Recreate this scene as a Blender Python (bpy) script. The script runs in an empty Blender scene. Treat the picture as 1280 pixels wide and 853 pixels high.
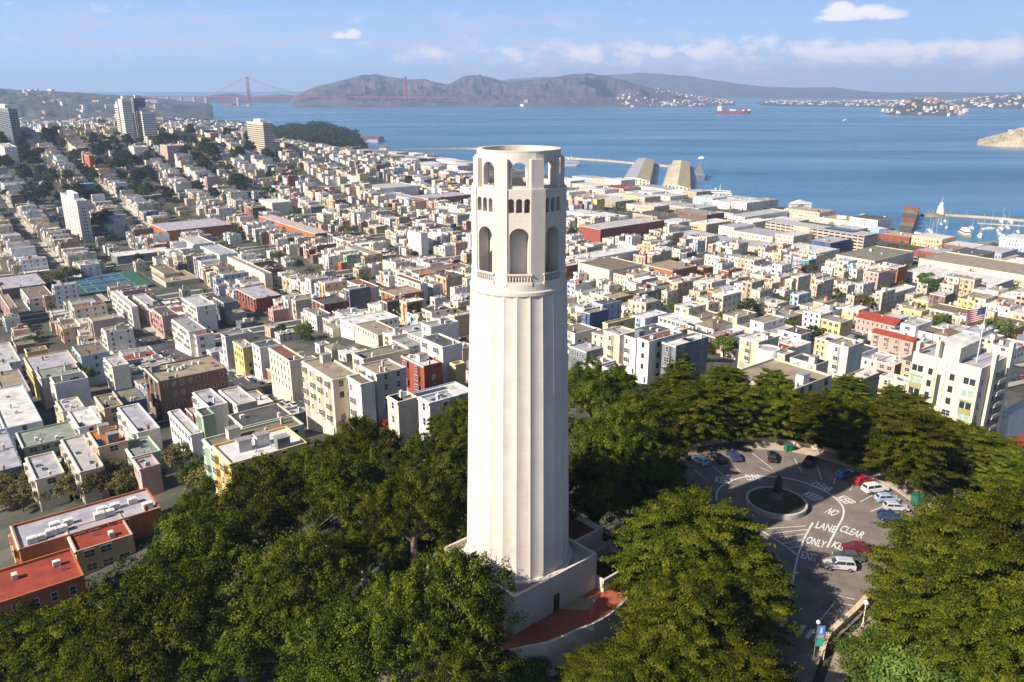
import bpy, bmesh, math, random
import numpy as np
from mathutils import Vector, Matrix, noise
R = math.radians
C = bpy.context.scene.collection
scene = bpy.context.scene

# ------------------------------------------------------------------ camera
F, PITCH, CZ = 994.0, R(17.77), 155.0          # focal length in photo pixels, downward pitch, height above the bay
cam_d = bpy.data.cameras.new('camera'); cam = bpy.data.objects.new('camera', cam_d); C.objects.link(cam)
cam.location = (0, 0, CZ); cam.rotation_euler = (math.pi/2 - PITCH, 0, 0)
cam_d.sensor_width = 36; cam_d.sensor_fit = 'HORIZONTAL'; cam_d.lens = 36*F/1280
cam_d.clip_start = 1; cam_d.clip_end = 80000
scene.camera = cam
# ------------------------------------------------------------------ exposure, sky and sun
SUN_AZ, SUN_EL = -124.5, 35.0                  # azimuth clockwise from +Y
scene.view_settings.view_transform = 'Standard'; scene.view_settings.look = 'None'
scene.view_settings.exposure = 0.98; scene.view_settings.gamma = 1
scene.cycles.use_denoising = True
scene.cycles.max_bounces = 6; scene.cycles.diffuse_bounces = 2; scene.cycles.glossy_bounces = 2
scene.cycles.transmission_bounces = 2; scene.cycles.transparent_max_bounces = 8; scene.cycles.volume_bounces = 0
SKY = 0.05
def build_world():
    w = bpy.data.worlds.new('World'); scene.world = w; w.use_nodes = True
    nt = w.node_tree; N = nt.nodes; L = nt.links; N.clear()
    out = N.new('ShaderNodeOutputWorld'); bg = N.new('ShaderNodeBackground'); L.new(bg.outputs[0], out.inputs[0])
    bg.inputs['Strength'].default_value = SKY
    sky = N.new('ShaderNodeTexSky'); sky.sky_type = 'NISHITA'; sky.sun_disc = False
    sky.sun_elevation = R(SUN_EL); sky.sun_rotation = R(SUN_AZ); sky.altitude = 100
    sky.air_density = 1.0; sky.dust_density = 1.2; sky.ozone_density = 2.2
    def M(op, a, b=None, c=None):
        n = N.new('ShaderNodeMath'); n.operation = op
        for i, v in enumerate((a, b, c)):
            if v is None: continue
            if isinstance(v, (int, float)): n.inputs[i].default_value = v
            else: L.new(v, n.inputs[i])
        return n.outputs[0]
    tc = N.new('ShaderNodeTexCoord'); sp = N.new('ShaderNodeSeparateXYZ'); L.new(tc.outputs['Generated'], sp.inputs[0])
    az = M('MULTIPLY', M('ARCTAN2', sp.outputs[0], sp.outputs[1]), 57.2958)
    el = M('MULTIPLY', M('ARCSINE', sp.outputs[2]), 57.2958)
    def nz(sx, sy, scale, det, rough, off=0):
        cv = N.new('ShaderNodeCombineXYZ'); L.new(M('MULTIPLY', az, sx), cv.inputs[0]); L.new(M('MULTIPLY', el, sy), cv.inputs[1])
        cv.inputs[2].default_value = off
        n = N.new('ShaderNodeTexNoise'); n.inputs['Scale'].default_value = scale; n.inputs['Detail'].default_value = det
        n.inputs['Roughness'].default_value = rough; L.new(cv.outputs[0], n.inputs['Vector']); return n.outputs['Fac']
    n1 = nz(1, 1.9, .42, 9, .62); n2 = nz(.5, 2.2, .5, 7, .6, 7.3)
    def blob(a0, e0, ra, re):
        da = M('DIVIDE', M('SUBTRACT', az, a0), ra); de = M('DIVIDE', M('SUBTRACT', el, e0), re)
        de2 = M('MULTIPLY', M('MINIMUM', de, 0), 2.2); de3 = M('ADD', M('MAXIMUM', de, 0), de2)      # flat undersides
        d = M('ADD', M('MULTIPLY', da, da), M('MULTIPLY', de3, de3))
        return M('MULTIPLY', M('MAXIMUM', M('SUBTRACT', 1, d), 0), 1)
    def smooth(v, a, b):
        mr = N.new('ShaderNodeMapRange'); mr.interpolation_type = 'SMOOTHSTEP'
        L.new(v, mr.inputs[0]); mr.inputs[1].default_value = a; mr.inputs[2].default_value = b; return mr.outputs[0]
    # low bank of cumulus to the right, thinner streaks to the left, two lone clouds above
    edge = smooth(az, -20, 8)
    bank = M('MULTIPLY', M('MULTIPLY', smooth(el, -1.6, .2), M('SUBTRACT', 1, smooth(el, 1.9, 3.6))), edge)
    m_bank = smooth(M('ADD', M('MULTIPLY', bank, .55), M('MULTIPLY', n1, 1.7)), .98, 1.5)
    lone = None
    for b in [(22.4, 4.1, 3.6, .95), (21.0, 4.5, 1.6, .8), (-11.2, 3.1, 1.6, .55), (-10.6, 3.3, .9, .5)]:
        q = blob(*b); lone = q if lone is None else M('MAXIMUM', lone, q)
    m_lone = smooth(M('ADD', M('MULTIPLY', lone, .75), M('MULTIPLY', n1, 1.3)), 1.02, 1.36)
    wisp = M('MULTIPLY', M('MULTIPLY', smooth(el, 1.2, 2.6), M('SUBTRACT', 1, smooth(el, 4.2, 5.2))), M('SUBTRACT', 1, smooth(az, 6, 20)))
    m_wisp = M('MULTIPLY', smooth(M('ADD', M('MULTIPLY', wisp, .3), n2), .66, .95), .6)
    # colours of the parts of the cloud: bright tops, mauve grey undersides
    white = N.new('ShaderNodeMixRGB'); white.inputs[1].default_value = (7.0, 7.4, 9.6, 1); white.inputs[2].default_value = (12.0, 11.0, 11.0, 1)
    shade = smooth(M('ADD', M('MULTIPLY', el, .14), M('MULTIPLY', n1, 1.2)), .72, .98)
    L.new(shade, white.inputs[0])
    mix1 = N.new('ShaderNodeMixRGB'); L.new(M('MULTIPLY', M('MAXIMUM', m_bank, m_lone), .86), mix1.inputs[0])
    pale = N.new('ShaderNodeMixRGB'); pale.inputs[2].default_value = (6.7, 8.4, 11.4, 1)      # milky air low over the horizon
    L.new(M('MULTIPLY', M('SUBTRACT', 1, smooth(el, -2, 8)), .95), pale.inputs[0])
    midb = N.new('ShaderNodeMixRGB'); midb.inputs[2].default_value = (3.1, 5.6, 10.3, 1)
    L.new(M('MULTIPLY', M('SUBTRACT', 1, smooth(el, 5, 19)), .95), midb.inputs[0])
    tint = N.new('ShaderNodeMixRGB'); tint.blend_type = 'MULTIPLY'; tint.inputs[0].default_value = 1; tint.inputs[2].default_value = (1.0, 1.0, 1.08, 1)
    L.new(sky.outputs[0], tint.inputs[1]); L.new(tint.outputs[0], midb.inputs[1]); L.new(midb.outputs[0], pale.inputs[1])
    wm = N.new('ShaderNodeMixRGB'); wm.inputs[2].default_value = (6.6, 6.8, 9.2, 1)
    L.new(m_wisp, wm.inputs[0]); L.new(pale.outputs[0], wm.inputs[1])
    L.new(wm.outputs[0], mix1.inputs[1]); L.new(white.outputs[0], mix1.inputs[2]); L.new(mix1.outputs[0], bg.inputs[0])
build_world()
sl = bpy.data.lights.new('sun', 'SUN'); sl.energy = 5.0; sl.angle = R(.5); sl.color = (1, .885, .73)
so = bpy.data.objects.new('sun', sl); C.objects.link(so); so.location = (-300, -200, 600)
_sd = Vector((math.sin(R(SUN_AZ))*math.cos(R(SUN_EL)), math.cos(R(SUN_AZ))*math.cos(R(SUN_EL)), math.sin(R(SUN_EL))))
so.rotation_euler = _sd.to_track_quat('Z', 'Y').to_euler()

# ------------------------------------------------------------------ photo pixel <-> place
def ray(px, py):
    a = px-640; b = py-426.5
    return (a, F*math.cos(PITCH)-b*math.sin(PITCH), -F*math.sin(PITCH)-b*math.cos(PITCH))
def at(px, py, z=0):
    v = ray(px, py); t = (z-CZ)/v[2]; return Vector((v[0]*t, v[1]*t, z))
def zy(py, d):                                       # height of the point seen on row py at ground distance d straight ahead
    return CZ - d*math.tan(PITCH+math.atan((py-426.5)/F))
def proj(x, y, z):
    D = y*math.cos(PITCH)+(CZ-z)*math.sin(PITCH)
    if D < 1: return (-9999, -9999, D)
    return (640+F*x/D, 426.5-F*((z-CZ)*math.cos(PITCH)+y*math.sin(PITCH))/D, D)
_hr = [0, 58, 75, 100, 140, 190, 260, 360, 500, 700]; _hz = [85, 84, 78, 70, 60, 49, 36, 24, 12, 5]
def T(x, y):                                         # the lie of the land
    r = math.hypot((x-40)*(1.3 if x > 40 else 1), y-118)
    h = float(np.interp(r, _hr, _hz))
    rh = 88*math.exp(-((x+650)/400)**2-((y-1320)/420)**2)
    nh = 50*math.exp(-((x+850)/330)**2-((y-700)/420)**2)
    v = x*.788+y*.6157
    b = 3.2+.02*max(0, min(700-v, 500))
    return (b**4+h**4+rh**4+nh**4)**.25
def spot(px, py, H=0):
    v = Vector(ray(px, py)).normalized(); t = 40
    while t < 9000:
        p = v*t; z = p.z+CZ
        if z < T(p.x, p.y)+H: return Vector((p.x, p.y, z))
        t += .5 if t < 700 else 3
    return Vector((v.x*t, v.y*t, 0))
TH = R(38)                                           # the street grid: local x runs away to the right, local y away to the left
GV = Vector((math.cos(TH), math.sin(TH), 0)); GU = Vector((-math.sin(TH), math.cos(TH), 0))
def uv2w(u, v): p = GU*u+GV*v; return p.x, p.y

# ------------------------------------------------------------------ mesh helpers
class MB:
    def __init__(s): s.v = []; s.f = []; s.m = []; s.M = None; s.c = None; s.cols = []
    def av(s, p):
        if s.M is not None: p = s.M @ Vector(p)
        s.v.append(tuple(p)); return len(s.v)-1
    def face(s, pts, m=0):
        s.f.append([s.av(p) for p in pts]); s.m.append(m)
        if s.c is not None: s.cols.append(s.c)
    def box(s, x0, x1, y0, y1, z0, z1, m=0, top=None, bottom=True):
        a = [(x0,y0,z0),(x1,y0,z0),(x1,y1,z0),(x0,y1,z0),(x0,y0,z1),(x1,y0,z1),(x1,y1,z1),(x0,y1,z1)]
        i = [s.av(p) for p in a]
        fs = [((0,1,5,4),m),((1,2,6,5),m),((2,3,7,6),m),((3,0,4,7),m),((4,5,6,7),m if top is None else top)]
        if bottom: fs.append(((3,2,1,0),m))
        for q, mm in fs:
            s.f.append([i[k] for k in q]); s.m.append(mm)
            if s.c is not None: s.cols.append(s.c)
    def prism(s, poly, z0, z1, m=0, top=None, bottom=True):
        n = len(poly); a = [s.av((p[0],p[1],z0 if len(p) < 3 else p[2]+z0)) for p in poly]; b = [s.av((p[0],p[1],z1 if len(p) < 3 else p[2]+z1)) for p in poly]
        for i in range(n):
            j = (i+1) % n; s.f.append([a[i],a[j],b[j],b[i]]); s.m.append(m)
        s.f.append(b); s.m.append(m if top is None else top)
        if bottom: s.f.append(a[::-1]); s.m.append(m)
        if s.c is not None: s.cols += [s.c]*(n+1+(1 if bottom else 0))
    def tube(s, p, q, r0, r1=None, n=8, m=0, caps=True):
        r1 = r0 if r1 is None else r1; p = Vector(p); q = Vector(q); d = (q-p)
        if d.length < 1e-6: return
        d.normalize(); a = d.orthogonal().normalized(); b = d.cross(a)
        A = [s.av(p+(a*math.cos(2*math.pi*k/n)+b*math.sin(2*math.pi*k/n))*r0) for k in range(n)]
        B = [s.av(q+(a*math.cos(2*math.pi*k/n)+b*math.sin(2*math.pi*k/n))*r1) for k in range(n)]
        for k in range(n):
            j = (k+1) % n; s.f.append([A[k],A[j],B[j],B[k]]); s.m.append(m)
        if caps: s.f.append(A[::-1]); s.f.append(B); s.m += [m, m]
        if s.c is not None: s.cols += [s.c]*(n+(2 if caps else 0))
    def lathe(s, prof, n=24, m=0, cx=0, cy=0):
        rings = []
        for r, z in prof: rings.append([s.av((cx+r*math.cos(2*math.pi*k/n), cy+r*math.sin(2*math.pi*k/n), z)) for k in range(n)])
        for a, b in zip(rings, rings[1:]):
            for k in range(n):
                j = (k+1) % n; s.f.append([a[k],a[j],b[j],b[k]]); s.m.append(m)
    def build(s, name, mats, parent=None, smooth=False, loc=None, rz=None):
        me = s.mesh(name, mats, smooth); return link(name, me, parent, loc, rz)
    def mesh(s, name, mats, smooth=False):
        if not isinstance(mats, (list, tuple)): mats = [mats]
        me = bpy.data.meshes.new(name); me.from_pydata(s.v, [], s.f)
        for m in mats: me.materials.append(m)
        me.polygons.foreach_set('material_index', s.m)
        if s.c is not None:
            at_ = me.attributes.new('tone', 'FLOAT_COLOR', 'FACE')
            at_.data.foreach_set('color', np.array([(*c[:3], 1) for c in s.cols], 'f').ravel())
        if smooth: me.polygons.foreach_set('use_smooth', [True]*len(s.f))
        me.update(); return me
def link(name, me, parent=None, loc=None, rz=None, scale=None):
    o = bpy.data.objects.new(name, me); C.objects.link(o)
    if parent is not None: o.parent = parent
    if loc is not None: o.location = loc
    if rz is not None: o.rotation_euler = (0, 0, rz)
    if scale is not None: o.scale = scale
    return o
def tag(o, label, cat, group=None):
    o['label'] = label; o['category'] = cat
    if group: o['group'] = group
    return o
def thing(name, label, cat, loc=(0,0,0), rz=0, group=None):
    return tag(link(name, None, None, loc, rz), label, cat, group)
def kind(o, k): o['kind'] = k; return o

# ------------------------------------------------------------------ materials
MATS = {}
def mat(name, col, rough=.8, var=.12, scale=.6, metal=0, stain=0, bump=0, spec=.3, col2=None, detail=4, stretch=(1,1,1), seams=0, bands=0):
    if name in MATS: return MATS[name]
    m = bpy.data.materials.new(name); m.use_nodes = True; nt = m.node_tree; N = nt.nodes; L = nt.links
    p = N['Principled BSDF']; p.inputs['Roughness'].default_value = rough; p.inputs['Metallic'].default_value = metal
    p.inputs['Specular IOR Level'].default_value = spec
    tc = N.new('ShaderNodeTexCoord'); mp = N.new('ShaderNodeMapping'); mp.inputs['Scale'].default_value = stretch
    L.new(tc.outputs['Object'], mp.inputs[0])
    n = N.new('ShaderNodeTexNoise'); n.inputs['Scale'].default_value = scale; n.inputs['Detail'].default_value = detail; n.inputs['Roughness'].default_value = .65
    L.new(mp.outputs[0], n.inputs['Vector'])
    mr = N.new('ShaderNodeMapRange'); L.new(n.outputs['Fac'], mr.inputs[0]); mr.inputs[1].default_value = .32; mr.inputs[2].default_value = .68
    mx = N.new('ShaderNodeMixRGB'); L.new(mr.outputs[0], mx.inputs[0])
    lo = col2 if col2 else tuple(c*(1-var*1.6) for c in col); hi = tuple(min(c*(1+var*.6), .9) for c in col)
    mx.inputs[1].default_value = (*lo, 1); mx.inputs[2].default_value = (*hi, 1)
    last = mx.outputs[0]
    if stain:                                       # rain streaks running down
        mp2 = N.new('ShaderNodeMapping'); mp2.inputs['Scale'].default_value = (1.3, 1.3, .09); L.new(tc.outputs['Object'], mp2.inputs[0])
        n2 = N.new('ShaderNodeTexNoise'); n2.inputs['Scale'].default_value = 1.2; n2.inputs['Detail'].default_value = 5; L.new(mp2.outputs[0], n2.inputs['Vector'])
        r2 = N.new('ShaderNodeMapRange'); r2.inputs[1].default_value = .5; r2.inputs[2].default_value = .75; r2.inputs[4].default_value = stain
        L.new(n2.outputs['Fac'], r2.inputs[0]); m2 = N.new('ShaderNodeMixRGB'); L.new(r2.outputs[0], m2.inputs[0]); L.new(last, m2.inputs[1])
        m2.inputs[2].default_value = (*[c*.45 for c in col], 1); last = m2.outputs[0]
    if bands:                                       # pour lines of the concrete, one every metre and a half
        sx = N.new('ShaderNodeSeparateXYZ'); L.new(tc.outputs['Object'], sx.inputs[0]); md = N.new('ShaderNodeMath'); md.operation = 'PINGPONG'; md.inputs[1].default_value = .78; L.new(sx.outputs[2], md.inputs[0])
        mq = N.new('ShaderNodeMapRange'); mq.inputs[1].default_value = 0; mq.inputs[2].default_value = .07; mq.inputs[3].default_value = bands; mq.inputs[4].default_value = 1; L.new(md.outputs[0], mq.inputs[0])
        ml = N.new('ShaderNodeMixRGB'); ml.blend_type = 'MULTIPLY'; ml.inputs[0].default_value = 1; L.new(last, ml.inputs[1]); L.new(mq.outputs[0], ml.inputs[2]); last = ml.outputs[0]
    if seams:                                       # tar seams between the felt strips of a flat roof
        br = N.new('ShaderNodeTexBrick'); br.inputs['Scale'].default_value = 1; br.inputs['Brick Width'].default_value = 7.3; br.inputs['Row Height'].default_value = 1.05; br.inputs['Mortar Size'].default_value = .035
        br.inputs['Mortar Smooth'].default_value = .6; br.inputs['Color1'].default_value = (1,1,1,1); br.inputs['Color2'].default_value = (.86,.86,.86,1); br.inputs['Mortar'].default_value = (seams,seams,seams,1)
        L.new(tc.outputs['Object'], br.inputs[0]); ml = N.new('ShaderNodeMixRGB'); ml.blend_type = 'MULTIPLY'; ml.inputs[0].default_value = 1; L.new(last, ml.inputs[1]); L.new(br.outputs['Color'], ml.inputs[2]); last = ml.outputs[0]
    L.new(last, p.inputs['Base Color'])
    if bump:
        b = N.new('ShaderNodeBump'); b.inputs['Strength'].default_value = bump; b.inputs['Distance'].default_value = .1
        n3 = N.new('ShaderNodeTexNoise'); n3.inputs['Scale'].default_value = scale*6; n3.inputs['Detail'].default_value = 6; L.new(mp.outputs[0], n3.inputs['Vector'])
        L.new(n3.outputs['Fac'], b.inputs['Height']); L.new(b.outputs[0], p.inputs['Normal'])
    MATS[name] = m; return m
def tone_mat(name, rough=.85, spec=.2):             # colour comes from the mesh's own per-face tone
    m = bpy.data.materials.new(name); m.use_nodes = True; N = m.node_tree.nodes; L = m.node_tree.links; p = N['Principled BSDF']
    a = N.new('ShaderNodeAttribute'); a.attribute_name = 'tone'; p.inputs['Roughness'].default_value = rough; p.inputs['Specular IOR Level'].default_value = spec
    g = N.new('ShaderNodeNewGeometry'); n = N.new('ShaderNodeTexNoise'); n.inputs['Scale'].default_value = .25; n.inputs['Detail'].default_value = 5
    L.new(g.outputs['Position'], n.inputs['Vector'])
    mr = N.new('ShaderNodeMapRange'); mr.inputs[1].default_value = .3; mr.inputs[2].default_value = .7; mr.inputs[3].default_value = .72; mr.inputs[4].default_value = 1.12
    L.new(n.outputs['Fac'], mr.inputs[0]); mu = N.new('ShaderNodeMixRGB'); mu.blend_type = 'MULTIPLY'; mu.inputs[0].default_value = 1
    L.new(a.outputs['Color'], mu.inputs[1]); L.new(mr.outputs[0], mu.inputs[2]); L.new(mu.outputs[0], p.inputs['Base Color'])
    MATS[name] = m; return m
WALLS = {'white': (.74,.71,.66), 'cream': (.66,.57,.43), 'pale grey': (.50,.485,.46), 'tan': (.44,.35,.24), 'peach': (.62,.42,.27), 'pink': (.55,.33,.29),
 'pale blue': (.36,.45,.55), 'sage green': (.30,.38,.27), 'mint green': (.45,.60,.45), 'yellow': (.64,.49,.20), 'brown': (.20,.13,.09), 'brick red': (.27,.075,.05),
 'orange': (.38,.13,.05), 'slate grey': (.17,.19,.22), 'blue': (.06,.10,.20), 'lavender': (.42,.40,.50), 'teal': (.10,.28,.33), 'beige': (.52,.46,.36)}
ROOFS = {'tan': (.30,.25,.185), 'grey': (.28,.275,.27), 'white': (.62,.61,.60), 'dark grey': (.085,.085,.09), 'red-brown': (.22,.085,.055), 'pale grey': (.44,.43,.42),
 'olive': (.20,.19,.14), 'orange': (.42,.16,.05), 'red': (.28,.05,.03), 'brown': (.19,.145,.10), 'green-grey': (.24,.27,.23), 'lavender-grey': (.38,.37,.43)}
def wallm(c): return mat('wall '+c, WALLS[c], .85, .09, .5, stain=.35)
def roofm(c): return mat('roofing '+c, ROOFS[c], .95, .26, .22, detail=10, seams=.6)
GLASS = mat('window glass', (.035,.045,.06), .12, .3, .3, spec=.8)
TRIM = mat('white trim', (.66,.64,.60), .6, .05)
DTRIM = mat('dark trim', (.06,.055,.05), .6, .1)
METAL = mat('grey metal', (.3,.31,.32), .45, .1, metal=.6)
ASPH = mat('asphalt', (.065,.065,.07), .9, .3, .15, detail=8)
CONC = mat('pale concrete', (.40,.37,.32), .9, .18, .4, detail=8)
TERRA = mat('terracotta tiles', (.50,.15,.06), .85, .2, 1.5)

# ================================================================== SETTING: land, water, streets
SHORE_PX = [(1330,318),(1280,313),(1240,304),(1190,310),(1150,301),(1128,292),(1108,286),(1090,272),(1060,275),(1016,268),(985,262),(950,258),(920,252),
 (890,250),(866,243),(830,240),(782,232),(770,228),(700,222),(600,207),(560,203),(500,200),(475,197),(462,189),(450,181),(455,174),(430,170),(340,162),(310,156),(240,152),(200,150),(197,141),(225,137),(252,133)]
SHORE = [at(x, y, 0).xy for x, y in SHORE_PX]
LAND = [Vector((900, 500)), *SHORE, Vector((-3400, 9500)), Vector((-9000, 9500)), Vector((-9000, -700)), Vector((900, -700))]
_LX = np.array([p.x for p in LAND]); _LY = np.array([p.y for p in LAND])
def inland(x, y):                                    # signed distance to the shore, positive on land
    x1, y1 = _LX, _LY; x2, y2 = np.roll(_LX, -1), np.roll(_LY, -1)
    dx, dy = x2-x1, y2-y1; t = np.clip(((x-x1)*dx+(y-y1)*dy)/(dx*dx+dy*dy), 0, 1)
    d = float(np.min(np.hypot(x1+t*dx-x, y1+t*dy-y)))
    c = ((y1 > y) != (y2 > y)); xi = np.where(c, x1+(y-y1)*dx/np.where(dy == 0, 1e-9, dy), 0)
    return d if int(np.sum(c & (x < xi))) % 2 else -d

def build_land():
    m = mat('quay ground', (.26,.24,.22), .95, .3, .03, detail=10)
    b = MB(); b.prism([(p.x, p.y) for p in LAND], -3, 2.6, 0); kind(b.build('waterfront_ground', m), 'structure')
    xs = list(np.arange(-300, 520, 6)); s = 6; x = 520
    while x < 900: s *= 1.12; x += s; xs.append(x)
    x = -300; s = 6
    while x > -4200: s *= 1.07; x -= s; xs.insert(0, x)
    ys = [-300, -200, -120]+list(np.arange(-60, 620, 6)); s = 6; y = 614
    while y < 4600: s *= 1.045; y += s; ys.append(y)
    V = []; Fc = []; nx = len(xs)
    for y in ys:
        for x in xs:
            z = T(x, y)
            if x*.788+y*.6157 > 560 or y > 1200 or x > 300:
                if inland(x, y) < 12: z = -6
            V.append((x, y, z))
    for j in range(len(ys)-1):
        for i in range(nx-1): Fc.append((j*nx+i, j*nx+i+1, (j+1)*nx+i+1, (j+1)*nx+i))
    me = bpy.data.meshes.new('terrain'); me.from_pydata(V, [], Fc); me.update()
    g = bpy.data.materials.new('yards and bare ground'); g.use_nodes = True; N = g.node_tree.nodes; L = g.node_tree.links; p = N['Principled BSDF']; p.inputs['Roughness'].default_value = .95
    tc = N.new('ShaderNodeTexCoord'); n = N.new('ShaderNodeTexNoise'); n.inputs['Scale'].default_value = .05; n.inputs['Detail'].default_value = 12; n.inputs['Roughness'].default_value = .7
    L.new(tc.outputs['Object'], n.inputs['Vector']); cr = N.new('ShaderNodeValToRGB'); L.new(n.outputs['Fac'], cr.inputs[0]); e = cr.color_ramp.elements
    e[0].position = .36; e[0].color = (.022,.032,.012,1); e[1].position = .6; e[1].color = (.10,.09,.07,1); k = e.new(.5); k.color = (.05,.05,.035,1)
    L.new(cr.outputs[0], p.inputs['Base Color']); me.materials.append(g)
    kind(link('terrain', me), 'structure')
build_land()

def build_water():
    m = bpy.data.materials.new('bay water'); m.use_nodes = True; N = m.node_tree.nodes; L = m.node_tree.links; p = N['Principled BSDF']
    p.inputs['Roughness'].default_value = .3; p.inputs['IOR'].default_value = 1.33; p.inputs['Specular IOR Level'].default_value = .5
    tc = N.new('ShaderNodeTexCoord')
    def nz(sc, det, st, rot=0):
        mp = N.new('ShaderNodeMapping'); mp.inputs['Scale'].default_value = st; mp.inputs['Rotation'].default_value = (0,0,rot); L.new(tc.outputs['Object'], mp.inputs[0])
        n = N.new('ShaderNodeTexNoise'); n.inputs['Scale'].default_value = sc; n.inputs['Detail'].default_value = det; n.inputs['Roughness'].default_value = .6; L.new(mp.outputs[0], n.inputs['Vector']); return n.outputs['Fac']
    big = nz(.0012, 9, (1, 2.6, 1), R(-20)); cr = N.new('ShaderNodeValToRGB'); L.new(big, cr.inputs[0]); e = cr.color_ramp.elements
    e[0].position = .36; e[0].color = (.022,.092,.20,1); e[1].position = .66; e[1].color = (.055,.165,.30,1); L.new(cr.outputs[0], p.inputs['Base Color'])
    rr = N.new('ShaderNodeMapRange'); L.new(nz(.0009, 8, (1, 4, 1), R(-24)), rr.inputs[0]); rr.inputs[1].default_value = .35; rr.inputs[2].default_value = .7; rr.inputs[3].default_value = .2; rr.inputs[4].default_value = .45
    L.new(rr.outputs[0], p.inputs['Roughness'])
    b1 = N.new('ShaderNodeBump'); b1.inputs['Strength'].default_value = .55; b1.inputs['Distance'].default_value = 1.2; L.new(nz(.06, 7, (1, 1.7, 1), R(20)), b1.inputs['Height']); L.new(b1.outputs[0], p.inputs['Normal'])
    b = MB(); n = 96; b.face([(0+26000*math.sin(2*math.pi*k/n), 26000*math.cos(2*math.pi*k/n), 0) for k in range(n)][::-1]); kind(b.build('water', m), 'structure')
build_water()

VLINE = [98+104.8*k for k in range(-3, 9)]           # streets running away to the left
ULINE = [277+146.7*k for k in range(-4, 16)]         # streets running away to the right
def hill_top(x, y): return math.hypot(x-30, y-112) < 100
def build_streets():
    road = MB(); walk = MB(); paint = MB()
    def strip(f, along, cross, off):
        prev = None
        for a in along:
            x, y = f(a, 0); px, py, D = proj(x, y, T(x, y))
            ok = D > 60 and -80 < px < 1360 and py < 900 and not hill_top(x, y) and D < 1900 and inland(x, y) > 25
            if ok:
                near = min(abs(a-c) for c in cross) < 9.3
                pts = []
                for w, dz in ((-9.5,.5),(-5.8,.5),(-5.8,.34),(5.8,.34),(5.8,.5),(9.5,.5)):
                    xx, yy = f(a, w); pts.append((xx, yy, T(xx, yy)+dz+off))
                if prev:
                    q, nr = prev
                    road.face([q[2], q[3], pts[3], pts[2]])
                    if not (nr or near):
                        walk.face([q[0], q[1], pts[1], pts[0]]); walk.face([q[4], q[5], pts[5], pts[4]]); walk.face([q[1], q[2], pts[2], pts[1]]); walk.face([q[3], q[4], pts[4], pts[3]])
                        if D < 800 and int(a/6) % 2 == 0:
                            (x0, y0), (x1, y1) = f(a-1.5, -.1), f(a+1.5, -.1); (x2, y2), (x3, y3) = f(a+1.5, .12), f(a-1.5, .12)
                            paint.face([(X, Y, T(X, Y)+.40+off) for X, Y in ((x0,y0),(x1,y1),(x2,y2),(x3,y3))])
                prev = (pts, near)
            else: prev = None
    for v in VLINE: strip(lambda a, w: uv2w(a, v+w), np.arange(-100, 2300, 6.), ULINE, 0)
    for u in ULINE: strip(lambda a, w: uv2w(u-w, a), np.arange(-260, 990, 6.), VLINE, .02)
    kind(road.build('street', ASPH), 'structure'); kind(walk.build('sidewalk', CONC), 'structure')
    kind(paint.build('lane_markings', mat('road paint', (.6,.58,.5), .8)), 'structure')
build_streets()

# ------------------------------------------------------------------ hills over the bay
def hill(name, prof, d0, d1, m, n=220, rows=46, amp=.35, cell=900, peak=.55, base=-3, seed=0, steep=.8):
    xs = [p[0] for p in prof]; V = []
    for j in range(rows+1):
        w = j/rows; D = d0+(d1-d0)*w
        for i in range(n+1):
            px = xs[0]+(xs[-1]-xs[0])*i/n; py = float(np.interp(px, xs, [p[1] for p in prof]))
            v = ray(px, 108.0); h = math.hypot(v[0], v[1]); dx, dy = v[0]/h, v[1]/h
            Dp = d0+(d1-d0)*peak; vt = ray(px, py); ht = math.hypot(vt[0], vt[1]); zt = CZ+vt[2]*Dp/ht
            s = max(0, math.sin(math.pi*(w/peak*.5 if w < peak else .5+(w-peak)/(1-peak)*.5)))**steep
            x, y = dx*D, dy*D
            q = Vector((x/cell+seed, y/(cell*1.5), 0)); rdg = 1-abs(noise.fractal(q, .8, 2.1, 7))*1.9
            f2 = 1-2.4*abs(noise.fractal(q*3.3, .8, 2.2, 5))
            k = min(1, abs(w-peak)*6)
            z = base+(zt-base)*s*(1-amp*k+amp*k*rdg)+f2*abs(zt)*.085*(.15+k)*s
            V.append((x, y, z))
    Fc = [(j*(n+1)+i, j*(n+1)+i+1, (j+1)*(n+1)+i+1, (j+1)*(n+1)+i) for j in range(rows) for i in range(n)]
    me = bpy.data.meshes.new(name); me.from_pydata(V, [], Fc); me.materials.append(m); me.polygons.foreach_set('use_smooth', [True]*len(Fc)); me.update()
    kind(link(name, me), 'structure'); return V
brown = mat('dry grass and scrub', (.105,.078,.082), .95, .3, .0034, col2=(.018,.022,.024), detail=12)
wood = mat('wooded slopes', (.075,.07,.06), .95, .4, .006, col2=(.010,.018,.014), detail=12)
rock = mat('pale island rock', (.42,.34,.25), .95, .3, .02, col2=(.16,.15,.09), detail=10)
hill('far_mountain', [(560,112),(640,99),(700,96),(760,94),(800,92),(830,93.5),(870,97),(910,103),(950,108),(1000,110),(1040,109),(1080,114),(1120,117),(1180,115),(1240,117),(1340,113)], 11500, 17500, wood, amp=.2, cell=2600, seed=4)
headlands = hill('headlands', [(356,133),(366,122),(380,114),(395,108),(415,104),(430,100),(455,94),(472,93),(490,97),(510,100),(530,99),(545,103),(560,106),(580,96),(600,94),(615,98),(635,104),(660,100),(685,99),(705,94),(735,92),(760,96),(790,104),(820,111),(850,118),(900,125),(940,131)], 6500, 10300, brown, n=420, rows=80, amp=.95, cell=760, seed=11)
hill('point_hills', [(228,131),(240,124),(262,119),(290,117),(312,121),(330,120),(350,117.5),(372,121),(390,128)], 8300, 10500, wood, n=80, rows=20, cell=800, seed=2)
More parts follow.
